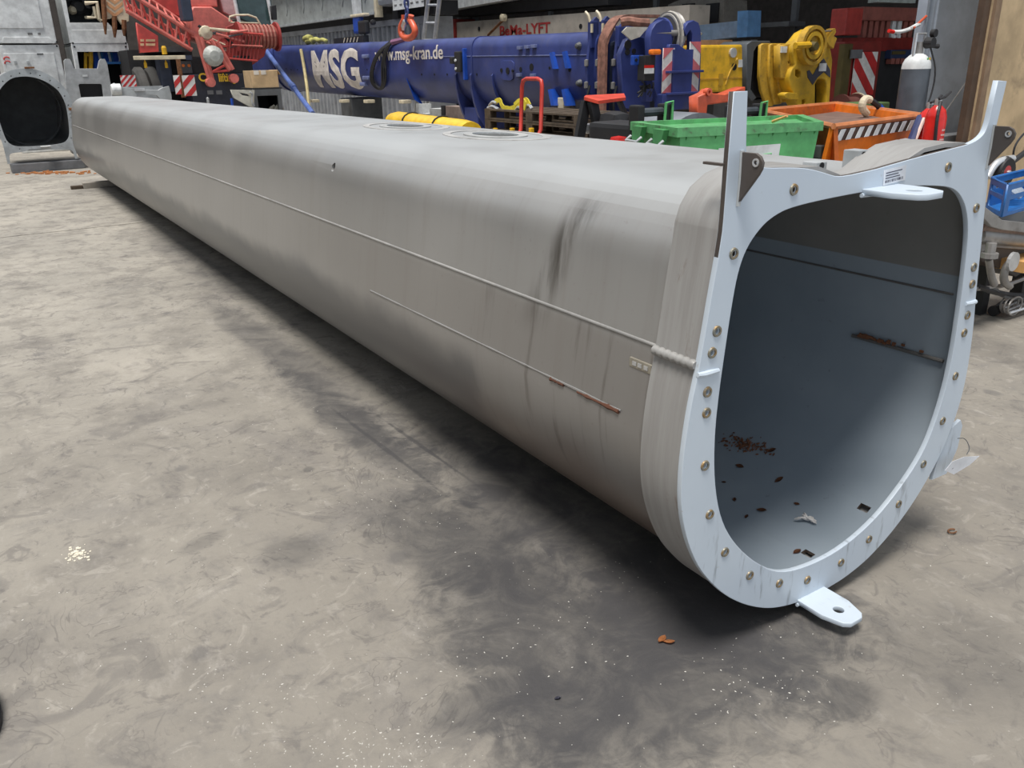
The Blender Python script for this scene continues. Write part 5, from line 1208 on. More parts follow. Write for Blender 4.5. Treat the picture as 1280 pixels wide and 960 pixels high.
hd = sheetY('head_cheek', M('golden_yellow_head', (0.62, 0.38, 0.025), .45, dirty=.4, scale=5), yb_, Yh, [(992,58),(1000,50),(1006,42),(1014,37.5),(1022,37),(1026,41),(1033,45),(1036,54),(1038,64),(1040,76),(1038,100),(1036,132),(1026,135),(1016,136),(1000,136),(996,128),(993,118),(990,110),(987,98),(990,88),(996,80),(992,70)],
    [[(994,86),(999,85.5),(1002,89),(1002,96),(998,99),(993.5,95)], [(1002,124),(1007,122.5),(1008.5,128),(1006,133),(1002,131)], [(1018.5,105),(1022,98),(1027,97),(1032,99),(1034,106),(1034,128),(1031,133),(1018,133)]], .18, .012)
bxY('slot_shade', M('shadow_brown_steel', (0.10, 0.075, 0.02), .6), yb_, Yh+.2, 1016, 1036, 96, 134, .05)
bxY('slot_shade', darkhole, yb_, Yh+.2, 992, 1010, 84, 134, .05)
c = atY(1014, 57, Yh-.04)
for r1, r2, m_, h in ((.20, .245, ochre_m, .10), (.12, .17, M('golden_yellow_head', (0.62, 0.38, 0.025)), .12)): link('sheave_rim', ring(r1, r2, h, (c.x, c.y-.06, c.z), 'Y', 28), m_, yb_)
link('sheave_disc', L([(0, -.03), (.21, -.02), (.21, .04), (0, .04)], c, 'Y', 28), ochre_m, yb_)
link('sheave_hub', L([(0, -.12), (.05, -.12), (.07, -.03), (0, -.03)], (c.x-.04, c.y, c.z-.01), 'Y', 16), M('shadow_brown_steel', (0.10, 0.075, 0.02)), yb_)
link('pin_bar', T([atY(994, 57, Yh-.1), atY(1012, 56, Yh-.1)], .04, 8), yellow_m, yb_)
sheetY('guide_arm', ochre_m, yb_, Yh-.05, [(1034,50),(1042,38),(1041,36.5),(1044,36),(1045,40),(1042,45),(1046,48),(1042,60),(1036,56)], [], .1, .006)
link('guide_rod', T([atY(1024, 39, Yh-.02), atY(1043, 38.5, Yh-.02)], .012, 6), steel_m, yb_)
chev = [(1009,90),(1016,104),(1024,94),(1037,97),(1037,88),(1031,76),(1029,73),(1016,92)]
sheetY('black_chevron', M('black_print', (0.05, 0.05, 0.08)), yb_, Yh-.008, [(1009,89),(1012,87.5),(1016,94),(1027,76),(1030,73),(1038,88),(1038,97),(1030,90),(1022,97),(1016,106),(1010,97)], [], .012)
bxY('white_notice', M('white_sticker', (0.66, 0.68, 0.72)), yb_, Yh-.025, 1024.5, 1033, 79, 89, .012)
sheetY('lower_lug', M('golden_yellow_head', (0.62, 0.38, 0.025)), yb_, Yh-.03, [(981,118),(985,116),(996,117),(998,124),(988,123.5),(982,122)], [], .12, .006)
link('pedestal', B(((atY(900, 115, YY).x, YY+.1, 0), (atY(1000, 120, YY).x, YY+.8, atY(950, 125, YY).z))), dgrey_m, yb_)

# red steel in front of it
rp = thing('red_drawbar', 'bright red steel drawbar behind the green waste bin', 'drawbar', tuple(atY(900, 130, 6.0)))
sheetY('drawbar_plate', M('hook_orange', (0.62, 0.11, 0.05)), rp, 5.9, [(873,122),(884,117),(888,113),(891,118),(906,119),(926,111),(931,110),(931,120),(915,126),(884,130),(882,150),(873,150)], [], .12, .01)
link('eye', ring(.015, .035, .05, atY(887, 115, 5.88), 'Y', 16), M('hook_orange', (0.62, 0.11, 0.05)), rp)
link('leg', B((tuple(atY(876, 150, 5.95)), (atY(884, 150, 5.95).x, 6.05, 0))), dred_m, rp)

# dark truck end and stacked red racks on the right
XT, YTk = 0, 9.0
rt = thing('red_truck_tail', 'dark red truck tail with red and white warning board in the shade', 'truck', tuple(atY(1080, 100, YTk)))
bxY('tail_frame', dred_m, rt, YTk, 1052, 1098, 52, 130, .4, .02)
X1, X2, z1, z2 = spanY(YTk-.03, 1066, 1094, 65, 119)
stripes(rt, X2-X1, z1-z2, fy_mat((X1, YTk-.03, z2)), 2, -1.0)
bxY('grey_patch', dim_m, rt, YTk-.06, 1064, 1078, 62, 73, .02)
bxY('side_post', M('dark_olive_post', (0.09, 0.07, 0.02)), rt, YTk-.02, 1052, 1062, 55, 130, .1)
link('underframe', B(((atY(1052, 100, YTk).x, YTk+.05, 0), (atY(1098, 100, YTk).x, YTk+.35, atY(1075, 130, YTk).z))), black_m, rt)
rr_ = thing('red_steel_stack', 'stack of shaded red steel frames behind the gas cylinder', 'frames', tuple(atY(1110, 30, 9.6)))
bxY('red_box', M('shaded_red_box', (0.42, 0.05, 0.04), .5), rr_, 9.5, 1057, 1078, 10, 44, .3, .02)
bxY('red_lintel', M('brick_red_beam', (0.28, 0.09, 0.07), .6), rr_, 9.6, 1079, 1150, 9, 26, .3, .02)
for i in range(9): bxY('upright', M('brick_red_beam', (0.28, 0.09, 0.07)) if i not in (5, 6) else white_m, rr_, 9.65, 1079+i*7.2, 1083.5+i*7.2, 26, 47, .1, .005)
bxY('pale_sheet', M('pale_green_sheet', (0.40, 0.45, 0.42), .6), rr_, 9.7, 1098, 1145, -6, 3.5, .2)
bxY('lower_beam', dred_m, rr_, 9.6, 1052, 1150, 47, 64, .3, .01)
bxY('blue_beam', M('navy_beam', (0.02, 0.035, 0.09), .5), rr_, 9.5, 1114, 1150, 62, 73, .2, .01)
bxY('olive_label', M('dark_olive_post', (0.09, 0.07, 0.02)), rr_, 9.48, 1116, 1132, 64, 68, .02)
for i in range(4): bxY('foot_block', M('brick_red_beam', (0.28, 0.09, 0.07)), rr_, 9.5, 1114+i*6, 1118.5+i*6, 73, 80, .1)
for i, x in enumerate((1112, 1118)): bxY('white_tab', white_m, rr_, 9.45, x+5, x+8, 44, 47.5, .02)
link('stack_leg', B(((atY(1060, 60, 9.6).x, 9.62, 0), (atY(1150, 60, 9.6).x, 9.85, atY(1100, 64, 9.6).z+.01))), black_m, rr_)
wc = thing('red_white_tape', 'loose red and white tape strip hanging beside the grey column', 'tape', tuple(atY(1130, 38, 5.2)))
link('tape', T(smoothpts([atY(1112, 39, 5.25), atY(1124, 40, 5.25), atY(1136, 37, 5.25), atY(1143, 33, 5.2), atY(1149, 30, 5.2)]), .018, 6), white_m, wc)
link('red_tail', T([atY(1111, 38.5, 5.24), atY(1117, 40, 5.24)], .018, 6), fire_m, wc); link('red_tail', T([atY(1142, 35, 5.2), atY(1158, 20, 5.195)], [.012, .025, .012], 6), M('hook_orange', (0.62, 0.11, 0.05)), wc)

# ================================================================== RIGHT: COLUMN, BLOCK PLINTH, BOARD
YCo = 5.2
p1, p2 = atY(1150, 60, YCo), atY(1226, 60, YCo)
struct('column_flange', B(((p1.x+.02, YCo, 0), (p1.x+.06, YCo+.10, 6.0)), ((p1.x+.14, YCo, .0), (p1.x+.17, YCo+.10, 6.0)), ((p1.x+.06, YCo+.08, 0), (p1.x+.14, YCo+.10, 6.0))), col_m)
struct('column', B(((p1.x+.172, YCo-.02, 0), (p2.x+.3, YCo+.06, 6.0)), bev=.01), col_m)
pl = struct('plinth_core', B(((p1.x+.25, YCo-.30, 0), (p2.x+.25, YCo-.24, .86))), block_m)
zt5 = atY(1200, 166, YCo-.35).z
for r_ in range(4):
    h = zt5/4; off = .22 if r_ % 2 else 0; x = p1.x+.1-off
    while x < p2.x+.3:
        link('concrete_block', B(((x+.005, YCo-.42, r_*h+.004), (x+.435, YCo-.245, (r_+1)*h-.004)), bev=.008), block_m, pl); x += .44
bd = thing('plywood_board', 'tall stained plywood board standing at the right edge behind the boom mouth', 'board', tuple(atY(1240, 190, 4.3)))
yb0 = 4.55; xb0 = atY(1227, 90, yb0).x
link('board', prism([(xb0, yb0, 0), (xb0, yb0, 3.6), (xb0+2.5, yb0, 3.6), (xb0+2.5, yb0, 0)], (0, .03, 0)), ply_m, bd)
link('dark_edge', B(((xb0-.10, yb0+.02, 0), (xb0, yb0+.08, 3.6))), M('dark_brown_batten', (0.09, 0.055, 0.035), .8), bd)
link('cleft_batten', B(((xb0, yb0-.03, 0), (xb0+.09, yb0, 3.6))), M('brown_batten', (0.24, 0.16, 0.10), .8), bd)
tag(link('steel_wire', T([atY(1176, 148, 4.9), atY(1222, 82, 5.17)], .006, 5), steel_m), 'thin steel wire slanting across the grey column', 'wire')

# gas cylinder
GX, GY = atY(1143, 100, 4.9).x, 4.9
gc = thing('gas_cylinder', 'tall dark grey gas cylinder with white shoulder and regulator', 'cylinder', (GX, GY, 0))
gzt = atY(1146, 86, GY).z; gs = atY(1147, 67, GY).z
rad = .128
link('bottle', L([(0, 0), (rad*.9, 0), (rad, .04), (rad, gzt), (0, gzt)], (GX, GY, 0), 'Z', 28), M('slate_cylinder_paint', (0.09, 0.105, 0.125), .35, dirty=.1), gc, smooth=40)
link('shoulder', L([(0, gzt), (rad, gzt), (rad*.96, gzt+(gs-gzt)*.35), (rad*.82, gzt+(gs-gzt)*.65), (rad*.55, gzt+(gs-gzt)*.9), (rad*.3, gs), (0, gs)], (GX, GY, 0), 'Z', 28), white_m, gc, smooth=40)
link('neck', L([(0, gs), (.035, gs), (.035, gs+.10), (0, gs+.10)], (GX, GY, 0), 'Z', 12), steel_m, gc)
gd = atY(1148, 50, GY-.05)
link('guard_frame', T([(GX-.07, GY, gs-.02), (GX-.07, GY, gs+.17), (GX+.07, GY, gs+.17), (GX+.07, GY, gs-.02)], .014, 6), alu_m, gc)
link('regulator', L([(0, -.05), (.045, -.05), (.05, .02), (0, .03)], (GX+.04, GY-.06, gs+.09), 'Y', 16), black_m, gc)
link('gauge', L([(0, -.02), (.035, -.02), (.035, .02), (0, .02)], (GX+.07, GY-.08, gs+.17), 'Y', 16), black_m, gc)
link('valve_knob', T([(GX+.05, GY-.07, gs+.06), (GX+.15, GY-.09, gs+.06)], [.012, .016, .022, .022], 8), black_m, gc)
link('hose', T(smoothpts([(GX+.05, GY-.08, gs+.05), (GX+.09, GY-.15, gs-.15), (GX+.03, GY-.17, gs-.4), (GX-.12, GY-.17, gs-.62), (GX-.22, GY-.15, gs-.8), (GX-.2, GY-.15, .9)]), .009, 6), black_m, gc)
for dx, m_ in ((0, green_m), (.03, yellow_m)): link('tiny_seal', L([(0, -.004), (.012, -.004), (.012, 0), (0, 0)], (GX-.005+dx, GY-rad*.82, gzt+.085), 'Y', 10), m_, gc)
link('dark_tag', B(((GX+.02, GY-rad-.012, gzt-.55), (GX+.06, GY-rad-.0, gzt-.42))), M('dark_maroon', (0.05, 0.01, 0.02)), gc)

# extinguishers
def extinguisher(x, y, zb, label, h=.60, r=.076):
    t = thing('fire_extinguisher', label, 'fire extinguisher', (x, y, zb))
    link('bottle', L([(0, 0), (r, 0), (r, h*.78), (r*.8, h*.87), (r*.3, h*.93), (0, h*.93)], (x, y, zb), 'Z', 24), fire_m, t, smooth=40)
    link('valve', L([(0, h*.92), (.025, h*.92), (.025, h*1.0), (0, h*1.0)], (x, y, zb), 'Z', 12), alu_m, t)
    link('handle', T([(x-.03, y-.02, zb+h), (x+.03, y-.03, zb+h+.015), (x+.09, y-.03, zb+h+.05)], .01, 6), black_m, t)
    link('hose', T(smoothpts([(x-.02, y-.03, zb+h*.97), (x-r-.01, y-.06, zb+h*.8), (x-r-.0, y-.07, zb+h*.45), (x-r*.7, y-.07, zb+h*.1)]), .012, 6), black_m, t)
    bm = bmesh.new()
    for i in range(9):
        w = random.uniform(.03, .06); z = zb+h*.62-i*.035
        for k in range(3):
            a0 = -PI/2-w/r/2+k*w/r/3; a1 = a0+w/r/3; rr2 = r+.0015
            bm.faces.new([bm.verts.new((x+rr2*math.cos(a), y+rr2*math.sin(a), zz)) for a, zz in ((a0, z), (a1, z), (a1, z+.012), (a0, z+.012))])
    link('printed_label', bm, M('pale_pink_print', (0.75, 0.45, 0.42), .4), t)
    return t
e1 = atY(1168, 160, 3.85); e1t = atY(1170, 124, 3.85).z
extinguisher(e1.x, 3.85, e1t-.60, 'front red fire extinguisher with printed label, standing beside the orange skip')
e2 = atY(1159, 165, 4.05)
extinguisher(e2.x, 4.06, e1t-.64, 'rear red fire extinguisher half hidden behind the front one')
es = thing('extinguisher_stand', 'dark stand below the two fire extinguishers', 'stand', (e1.x, 3.95, 0))
link('front_shelf', B(((e1.x-.075, 3.77, e1t-.63), (e1.x+.09, 3.94, e1t-.602))), dgrey_m, es)
link('rear_shelf', B(((e2.x-.08, 3.98, e1t-.67), (e2.x+.08, 4.14, e1t-.642))), dgrey_m, es)
link('post', B(((e1.x-.03, 3.9, 0), (e1.x+.03, 3.94, e1t-.63))), dgrey_m, es)
link('post', B(((e2.x-.03, 4.0, 0), (e2.x+.03, 4.04, e1t-.67))), dgrey_m, es)

# ================================================================== GREEN BIN, ORANGE SKIP
zr = 1.22
A, Bq, Cq, Dq = [Vector((v.x, v.y, 0)) for v in (atZ(847, 160, zr), atZ(1030, 152, zr), atZ(1004, 143, zr), atZ(788, 152, zr))]
gb = thing('green_waste_bin', 'green four-wheeled waste bin with ribbed rim and white notice', 'waste bin', ((A.x+Bq.x)/2, A.y, 0))
ctr = (A+Bq+Cq+Dq)/4
def ringpts(sc, z, dz=0): return [Vector((ctr.x+(p.x-ctr.x)*sc, ctr.y+(p.y-ctr.y)*sc, z)) for p in (A, Bq, Cq, Dq)]
def frus(name, m, parent, s0, z0, s1, z1, hollow=0):
    bm = bmesh.new(); a = [bm.verts.new(p) for p in ringpts(s0, z0)]; b = [bm.verts.new(p) for p in ringpts(s1, z1)]
    for k in range(4): bm.faces.new((a[k], a[(k+1) % 4], b[(k+1) % 4], b[k]))
    bm.faces.new(a)
    if hollow:
        c_ = [bm.verts.new(p) for p in ringpts(s1-hollow, z1)]; d_ = [bm.verts.new(p) for p in ringpts(s0-hollow, z0+.03)]
        for k in range(4): bm.faces.new((b[k], b[(k+1) % 4], c_[(k+1) % 4], c_[k])); bm.faces.new((c_[k], c_[(k+1) % 4], d_[(k+1) % 4], d_[k]))
        bm.faces.new(d_)
    else: bm.faces.new(b)
    return link(name, bm, m, parent)
frus('tub', green_m, gb, .80, .22, .955, 1.165, .04)
frus('rim', green2_m, gb, 1.0, 1.16, 1.0, zr, .10).data.transform(Matrix.Identity(4))
bm = bmesh.new(); ex = (Bq-A).normalized(); ey = Vector((-ex.y, ex.x, 0))
LF = (Bq-A).length
for i in range(10):
    o = A+ex*(LF*(.05+.098*i))+ey*.0
    prs = [o+Vector((0, 0, 1.12)), o+ex*.012+Vector((0, 0, 1.12)), o+ex*.006-ey*.0+Vector((0, 0, .99))+ey*.03]
    a3 = [o+ey*.04+Vector((0, 0, 1.16)), o+ex*.045+ey*.04+Vector((0, 0, 1.16)), o+ex*.02+ey*.05+Vector((0, 0, 1.09)), o+ex*.02+ey*.0+Vector((0, 0, 1.16))]
    v = [bm.verts.new(p) for p in a3]
    for f in ((0, 1, 3), (0, 3, 2), (1, 2, 3), (0, 2, 1)): bm.faces.new([v[k] for k in f])
link('rim_gussets', bm, M('shaded_green', (0.07, 0.30, 0.10), .5), gb)
# notice: follows the sloping front face
def onface(u, z):
    t = (z-.22)/(1.13-.22); s = .80+(.955-.80)*t; r4 = ringpts(s, z); return r4[0]+(r4[1]-r4[0])*u
nt = [onface(.27, 1.075)-ey*.008, onface(.72, 1.085)-ey*.008, onface(.72, .80)-ey*.008, onface(.27, .80)-ey*.008]
ntl = link('white_notice', prism(nt, -ey*.003), white_m, gb)
bm = bmesh.new(); tube(bm, [onface(u, z)-ey*.012 for u, z in ((.58, 1.02), (.66, 1.025), (.66, .90), (.58, .90))], .004, 4, close=True); link('green_frame', bm, green_m, ntl)
for q0_, s_ in ((A, 1),):
    side = (Dq-A); 
    for u in (.16, .62):
        p = A+side*u+Vector((0, 0, 1.20)); ux = side.normalized(); ox = Vector((-ux.y, ux.x, 0))
        ox = ox if ox.x < 0 else -ox
        link('end_bracket', prism([p, p+ux*.16, p+ux*.16-Vector((0, 0, .12)), p+ux*.05-Vector((0, 0, .12))], ox*.04), M('shaded_green', (0.07, 0.30, 0.10)), gb)
        link('grab_handle', T([p+ox*.04-Vector((0, 0, .07)), p+ox*.08-Vector((0, 0, .10)), p+ux*.17+ox*.08-Vector((0, 0, .10)), p+ux*.17+ox*.04-Vector((0, 0, .07))], .011, 6), alu_m, gb)
for p in ringpts(.68, .1): link('castor', L([(0, -.03), (.1, -.03), (.1, .03), (0, .03)], (p.x, p.y, .1), 'X', 16), black_m, gb)
frus('castor_frame', dgrey_m, gb, .7, .19, .72, .23)
# grey bins behind the green one
g3 = thing('grey_waste_bin', 'dark grey waste bin with pale rounded lid behind the green bin', 'waste bin', (ctr.x, 5.6, 0))
yz = 5.35; xa, xb = atY(840, 150, yz).x, atY(906, 150, yz).x; zl = atY(870, 138, yz).z
link('tub', B(((xa+.05, yz+.03, .1), (xb-.03, yz+.5, zl-.14)), bev=.04), M('charcoal_plastic', (0.05, 0.055, 0.065), .5), g3)
link('lid', loft([[Vector((xa+(xb-xa)*(k/8), y, zl-.16+.14*math.sin(PI*(.12+.76*k/8)))) for k in range(9)]+[Vector((xb, y, zl-.17)), Vector((xa, y, zl-.17))] for y in (yz, yz+.55)]), M('pale_grey_lid', (0.20, 0.215, 0.24), .4), g3)
for x in (xa+.08, xb-.1): link('wheel', L([(0, -.03), (.1, -.03), (.1, .03), (0, .03)], (x, yz+.3, .1), 'X', 14), black_m, g3)
for (x1, x2, lbl) in ((793, 842, 'black bin with a lid handle left of the pale grey lid'), (906, 952, 'black bin lid with a green strap between the green bin and the yellow boom')):
    t = thing('black_waste_bin', lbl, 'waste bin', tuple(atY(x1, 150, 5.4)))
    xa2, xb2 = atY(x1, 140, 5.3).x, atY(x2, 140, 5.3).x; zl2 = atY((x1+x2)/2, 135, 5.3).z
    if x1 > 900: xa2 += .06
    else: xb2 -= .06
    link('tub', B(((xa2, 5.34, .0), (xb2, 5.9, zl2-.12)), bev=.04), black_m, t)
    link('lid_rail', T([(xa2, 5.3, zl2-.03), (xb2, 5.3, zl2-.03)], .035, 10), M('slate_plastic', (0.05, 0.06, 0.07), .4), t)
    for x in (xa2+.02, xb2-.04): link('hinge_block', B(((x-.03, 5.24, zl2-.13), (x+.04, 5.36, zl2+.03)), bev=.015), black_m, t)
    link('green_strap', T([(xb2-.1, 5.23, zl2-.16), (xb2-.1, 5.22, zl2+.04), (xb2-.02, 5.23, zl2+.05), (xb2-.02, 5.23, zl2-.16)], .012, 6), green_m, t)
bw = thing('black_wheelie_bin', 'glossy black rounded bin body left of the green bin handles', 'waste bin', tuple(atY(800, 160, 4.9)))
q1, q2 = atY(782, 160, 5.35), atY(800, 160, 5.35)
link('tub', B(((atY(766, 160, 6.0).x, 5.98, .02), (atY(790, 160, 6.0).x, 6.24, atY(784, 139, 6.0).z)), bev=.09), black_m, bw)
link('side_handle', T(smoothpts([(atY(770, 160, 5.95).x, 5.96, .98), (atY(777, 160, 5.95).x, 5.94, 1.03), (atY(785, 160, 5.95).x, 5.96, .97)]), .02, 6), dgrey_m, bw)
# skip
zs_ = 1.17
SA, SB, SCc, SD = [Vector((v.x, v.y, 0)) for v in (atZ(1042, 158, zs_), atZ(1152, 144, zs_), atZ(1090, 134, zs_), atZ(950, 138, zs_))]
SCc = SD+(SB-SA)*1.0
sk = thing('orange_skip', 'orange tipping skip with striped rim strip between green bin and fire extinguishers', 'skip', tuple(SA))
def wallq(name, p, q, m, z0=.15, z1=zs_, th=.03, tilt=.15):
    d = (q-p).normalized(); nrm = Vector((d.y, -d.x, 0)); cc = (SA+SB+SCc+SD)/4
    if (cc-p).dot(nrm) < 0: nrm = -nrm
    return link(name, prism([p+Vector((0, 0, z1)), q+Vector((0, 0, z1)), q+nrm*tilt+Vector((0, 0, z0)), p+nrm*tilt+Vector((0, 0, z0))], nrm*th), m, sk)
wallq('front_wall', SA, SB, orange_m); wallq('left_wall', SD, SA, dorange_m); wallq('right_wall', SB, SCc, orange_m); wallq('rear_wall', SCc, SD, dorange_m)
link('floor_plate', prism([SA+Vector((.2, .2, .15)), SB+Vector((-.2, .2, .15)), SCc+Vector((-.2, -.2, .15)), SD+Vector((.2, -.2, .15))], (0, 0, .03)), dorange_m, sk)
for p, q in ((SA, SB), (SB, SCc), (SCc, SD), (SD, SA)): link('rim_rail', T([p+Vector((0, 0, zs_)), q+Vector((0, 0, zs_))], .022, 6), M('worn_orange_rim', (0.55, 0.20, 0.08), .5), sk)
for p in (SA, SB, SCc, SD): link('leg', B(((p.x+(.2 if p in (SA, SD) else -.3), p.y+(.2 if p in (SA, SB) else -.3), 0), (p.x+(.3 if p in (SA, SD) else -.2), p.y+(.3 if p in (SA, SB) else -.2), .16))), dorange_m, sk)
link('load_plate', prism([SD*.80+SCc*.20+Vector((0, -.1, 1.06)), SD*.05+SCc*.95+Vector((0, -.1, 1.08)), SA*.05+SB*.95+Vector((0, .1, 1.10)), SA*.9+SB*.1+Vector((0, .1, 1.04))], (0, 0, .02)), M('dusty_brown_load', (0.16, 0.10, 0.08), .8), sk)
dS = (SB-SA); LS = dS.length; e_ = dS/LS; nS = Vector((e_.y, -e_.x, 0))
strip = link('striped_strip', prism([SA+e_*.03+nS*.006+Vector((0, 0, zs_-.025)), SB+nS*.006+Vector((0, 0, zs_-.025)), SB+nS*.002+Vector((0, 0, zs_-.105)), SA+e_*.03+nS*.002+Vector((0, 0, zs_-.105))], nS*.006), M('dark_brown_print', (0.06, 0.03, 0.02), .5), sk)
nst = 10
for i in range(nst):
    u = LS*(.02+.098*i); a = SA+e_*(u)+nS*.014+Vector((0, 0, zs_-.104)); b = a+e_*.07; up_ = Vector((0, 0, .078))+e_*.06
    link('white_dash', prism([a, b, b+up_, a+up_], nS*.004), white_m, strip)
for (u, z0, z1, w) in ((.83, .74, .98, .07),):
    p = SA+e_*(LS*u)+nS*(-.02); link('paper_label', prism([p+nS*.01+Vector((0, 0, z1)), p+e_*w+nS*.02+Vector((0, 0, z1+.02)), p+e_*w+nS*-.01+Vector((0, 0, z0)), p-nS*.01+Vector((0, 0, z0-.02))], nS*.012), M('pinkish_label', (0.72, 0.52, 0.46), .6), sk)
for i in range(14):
    u = random.uniform(.1, .95); z = random.uniform(.55, 1.0); t_ = .15*(zs_-z)/(zs_-.15); p = SA+e_*(LS*u)-nS*t_+Vector((0, 0, z)); s_ = random.uniform(.004, .014)
    link('paint_chip', prism([p+nS*.002, p+e_*s_+nS*.002, p+e_*s_*.7+nS*.002+Vector((0, 0, s_*1.8)), p+nS*.002+Vector((0, 0, s_))], nS*.002), M('pinkish_label', (0.72, 0.52, 0.46)), sk)
for (x, z) in ((.10, .92), (.2, .8)): p = SA+(SD-SA)*x; link('side_latch', B((tuple(p+Vector((-.03, -.02, z))), tuple(p+Vector((.03, .05, z+.10)))), bev=.01), dgrey_m, sk)
# things lying in the skip
pc = thing('elbow_pipe', 'pale elbow pipe with black and blue hose end lying in the orange skip', 'pipe', tuple(atZ(1085, 130, 1.25)))
e0 = atY(1083, 131, 5.0)
link('elbow', T(smoothpts([e0+Vector((.02, 0, -.08)), e0+Vector((-.07, 0, -.02)), e0+Vector((-.04, 0, .06)), e0+Vector((.04, 0, .04))]), .035, 10), cream_m, pc)
link('black_hose', T([e0+Vector((.03, 0, .05)), e0+Vector((.16, -.02, -.02))], .028, 8), black_m, pc); link('blue_end', T([e0+Vector((.16, -.02, -.02)), e0+Vector((.23, -.03, -.07))], .03, 8), blue2_m, pc)
dr_ = thing('cable_drum', 'small dark red drum with a pale rim behind the orange skip', 'drum', tuple(atY(1060, 130, 7.4)))
q = atY(1060, 133, 7.4)
link('drum', L([(0, -.16), (.16, -.16), (.16, -.13), (.12, -.13), (.12, .13), (.16, .13), (.16, .16), (0, .16)], q, 'X', 22), M('dark_maroon_drum', (0.10, 0.03, 0.025), .6), dr_)
link('pale_rim', ring(.145, .17, .02, (q.x+.165, q.y, q.z), 'X', 22), cream_m, dr_)
link('stand', B(((q.x-.15, q.y-.1, 0), (q.x+.15, q.y+.1, q.z-.13))), dgrey_m, dr_)
gbx = thing('green_box', 'flat green box just visible over the orange skip rim', 'box', tuple(atY(1100, 133, 6.6)))
bxY('lid', M('moss_green_paint', (0.10, 0.17, 0.06), .6), gbx, 6.6, 1065, 1112, 129, 140, .4, .02)
q = atY(1090, 140, 6.6); link('body', B(((q.x-.25, 6.65, 0), (q.x+.25, 6.95, q.z+.01))), dgrey_m, gbx)
ss = thing('orange_splinter', 'orange splinter of board resting on the green bin rim', 'board', tuple(atZ(975, 150, 1.25)))
link('splinter', T([atZ(966, 152, zr+.0), atZ(984, 145, zr+.05)], [.012, .008], 5), M('pale_orange_wood', (0.62, 0.34, 0.12), .7), ss)
cart = thing('hand_cart', 'dark blue tubular cart leaning between the orange skip and the fire extinguishers', 'cart', tuple(atY(1145, 180, 4.05)))
link('tube', T([atY(1151, 147, 4.1), atY(1133, 192, 4.0)], .035, 8), M('navy_tube', (0.03, 0.04, 0.12), .4), cart)
link('tube', T([atY(1155, 148, 4.05), atY(1140, 185, 4.0)], .014, 6), M('pinkish_label', (0.72, 0.52, 0.46)), cart)
link('tube', T([atY(1132, 176, 4.0), atY(1153, 186, 4.0)], .014, 6), alu_m, cart)
link('foot', T([atY(1133, 192, 4.0), (atY(1133, 192, 4.0).x, 4.0, 0)], .03, 8), M('navy_tube', (0.03, 0.04, 0.12)), cart)
link('clamp', L([(0, -.04), (.045, -.03), (.045, .04), (0, .05)], atY(1131, 181, 3.98), 'Z', 10), alu_m, cart)

# ================================================================== BETWEEN THE BOOMS: PALLETS, STOOL, TROLLEY, TRAY
XPa = 6.0
yp0, yp1 = atX(726, 150, XPa).y, atX(606, 150, XPa).y
zpt = atX(660, 139, XPa).z
npal = 8; hpal = zpt/npal
def pallet(z, label):
    t = thing('pallet', label, 'pallet', (XPa, yp0, z), 'stacked wooden pallets')
    L_ = yp1-yp0; W_ = .72
    for i in range(3):
        for j in range(3): link('block', B(((XPa+.0+j*(W_-.1)/2, yp0+i*(L_-.14)/2, z+.02), (XPa+.1+j*(W_-.1)/2, yp0+.14+i*(L_-.14)/2, z+hpal-.045))), wood_m, t)
    for j in range(3): link('bottom_board', B(((XPa+j*(W_-.1)/2, yp0, z+.001), (XPa+.1+j*(W_-.1)/2, yp1, z+.02))), wood_m, t)
    for i in range(3): link('cross_board', B(((XPa, yp0+i*(L_-.14)/2, z+hpal-.045), (XPa+W_, yp0+.14+i*(L_-.14)/2, z+hpal-.024))), wood_m, t)
    for j in range(5): link('top_board', B(((XPa+j*(W_-.1)/4, yp0, z+hpal-.024), (XPa+.1+j*(W_-.1)/4, yp1, z+hpal-.003))), wood_m, t)
    return t
names_ = ['lowest', 'second lowest', 'third lowest', 'fourth lowest', 'fourth from the top', 'third from the top', 'second from the top', 'topmost']
for k in range(npal): pallet(k*hpal, 'weathered wooden pallet, %s of the stack beside the blue boom' % names_[k])
for i, px in enumerate((619, 640, 664)):
    q = atX(px, 163, XPa-.03); tag(link('yellow_corner_block', B(((q.x-.02, q.y-.03, q.z-.045), (q.x+.025, q.y+.03, q.z+.03)), bev=.008), yellow_m), ('left', 'middle', 'right')[i]+'most small yellow block stuck in the side of the pallet stack', 'block')
# yellow ratchet straps on the pallets
rs_ = thing('ratchet_strap', 'crumpled bright yellow strap with chrome hooks on the pallet stack', 'strap', tuple(atX(640, 136, XPa+.1)))
def XP(a, b, dx=.1): return atX(a, b, XPa+dx)
def band(name, pts, w, m, parent):
    pts = smoothpts(pts); bm = bmesh.new(); rows = []; X_ = Vector((.006, 0, 0))
    for i, p in enumerate(pts):
        t_ = (pts[min(i+1, len(pts)-1)]-pts[max(i-1, 0)]).normalized(); s_ = t_.cross(Vector((1, 0, 0))).normalized()*w/2
        rows.append([bm.verts.new(v) for v in (p+s_-X_, p-s_-X_, p-s_+X_, p+s_+X_)])
    for a, b in zip(rows, rows[1:]):
        for k in range(4): bm.faces.new((a[k], a[(k+1) % 4], b[(k+1) % 4], b[k]))
    bm.faces.new(rows[0]); bm.faces.new(rows[-1]); return link(name, bm, m, parent)
band('webbing', [XP(619, 127), XP(625, 124), XP(627, 132), XP(632, 137)], .06, strap_m, rs_)
band('webbing', [XP(630, 135), XP(640, 137), XP(652, 127), XP(658, 124), XP(662, 132)], .065, strap_m, rs_)
band('webbing', [XP(643, 131, .05), XP(650, 124, .05), XP(657, 127, .05), XP(655, 137, .05)], .05, strap_m, rs_)
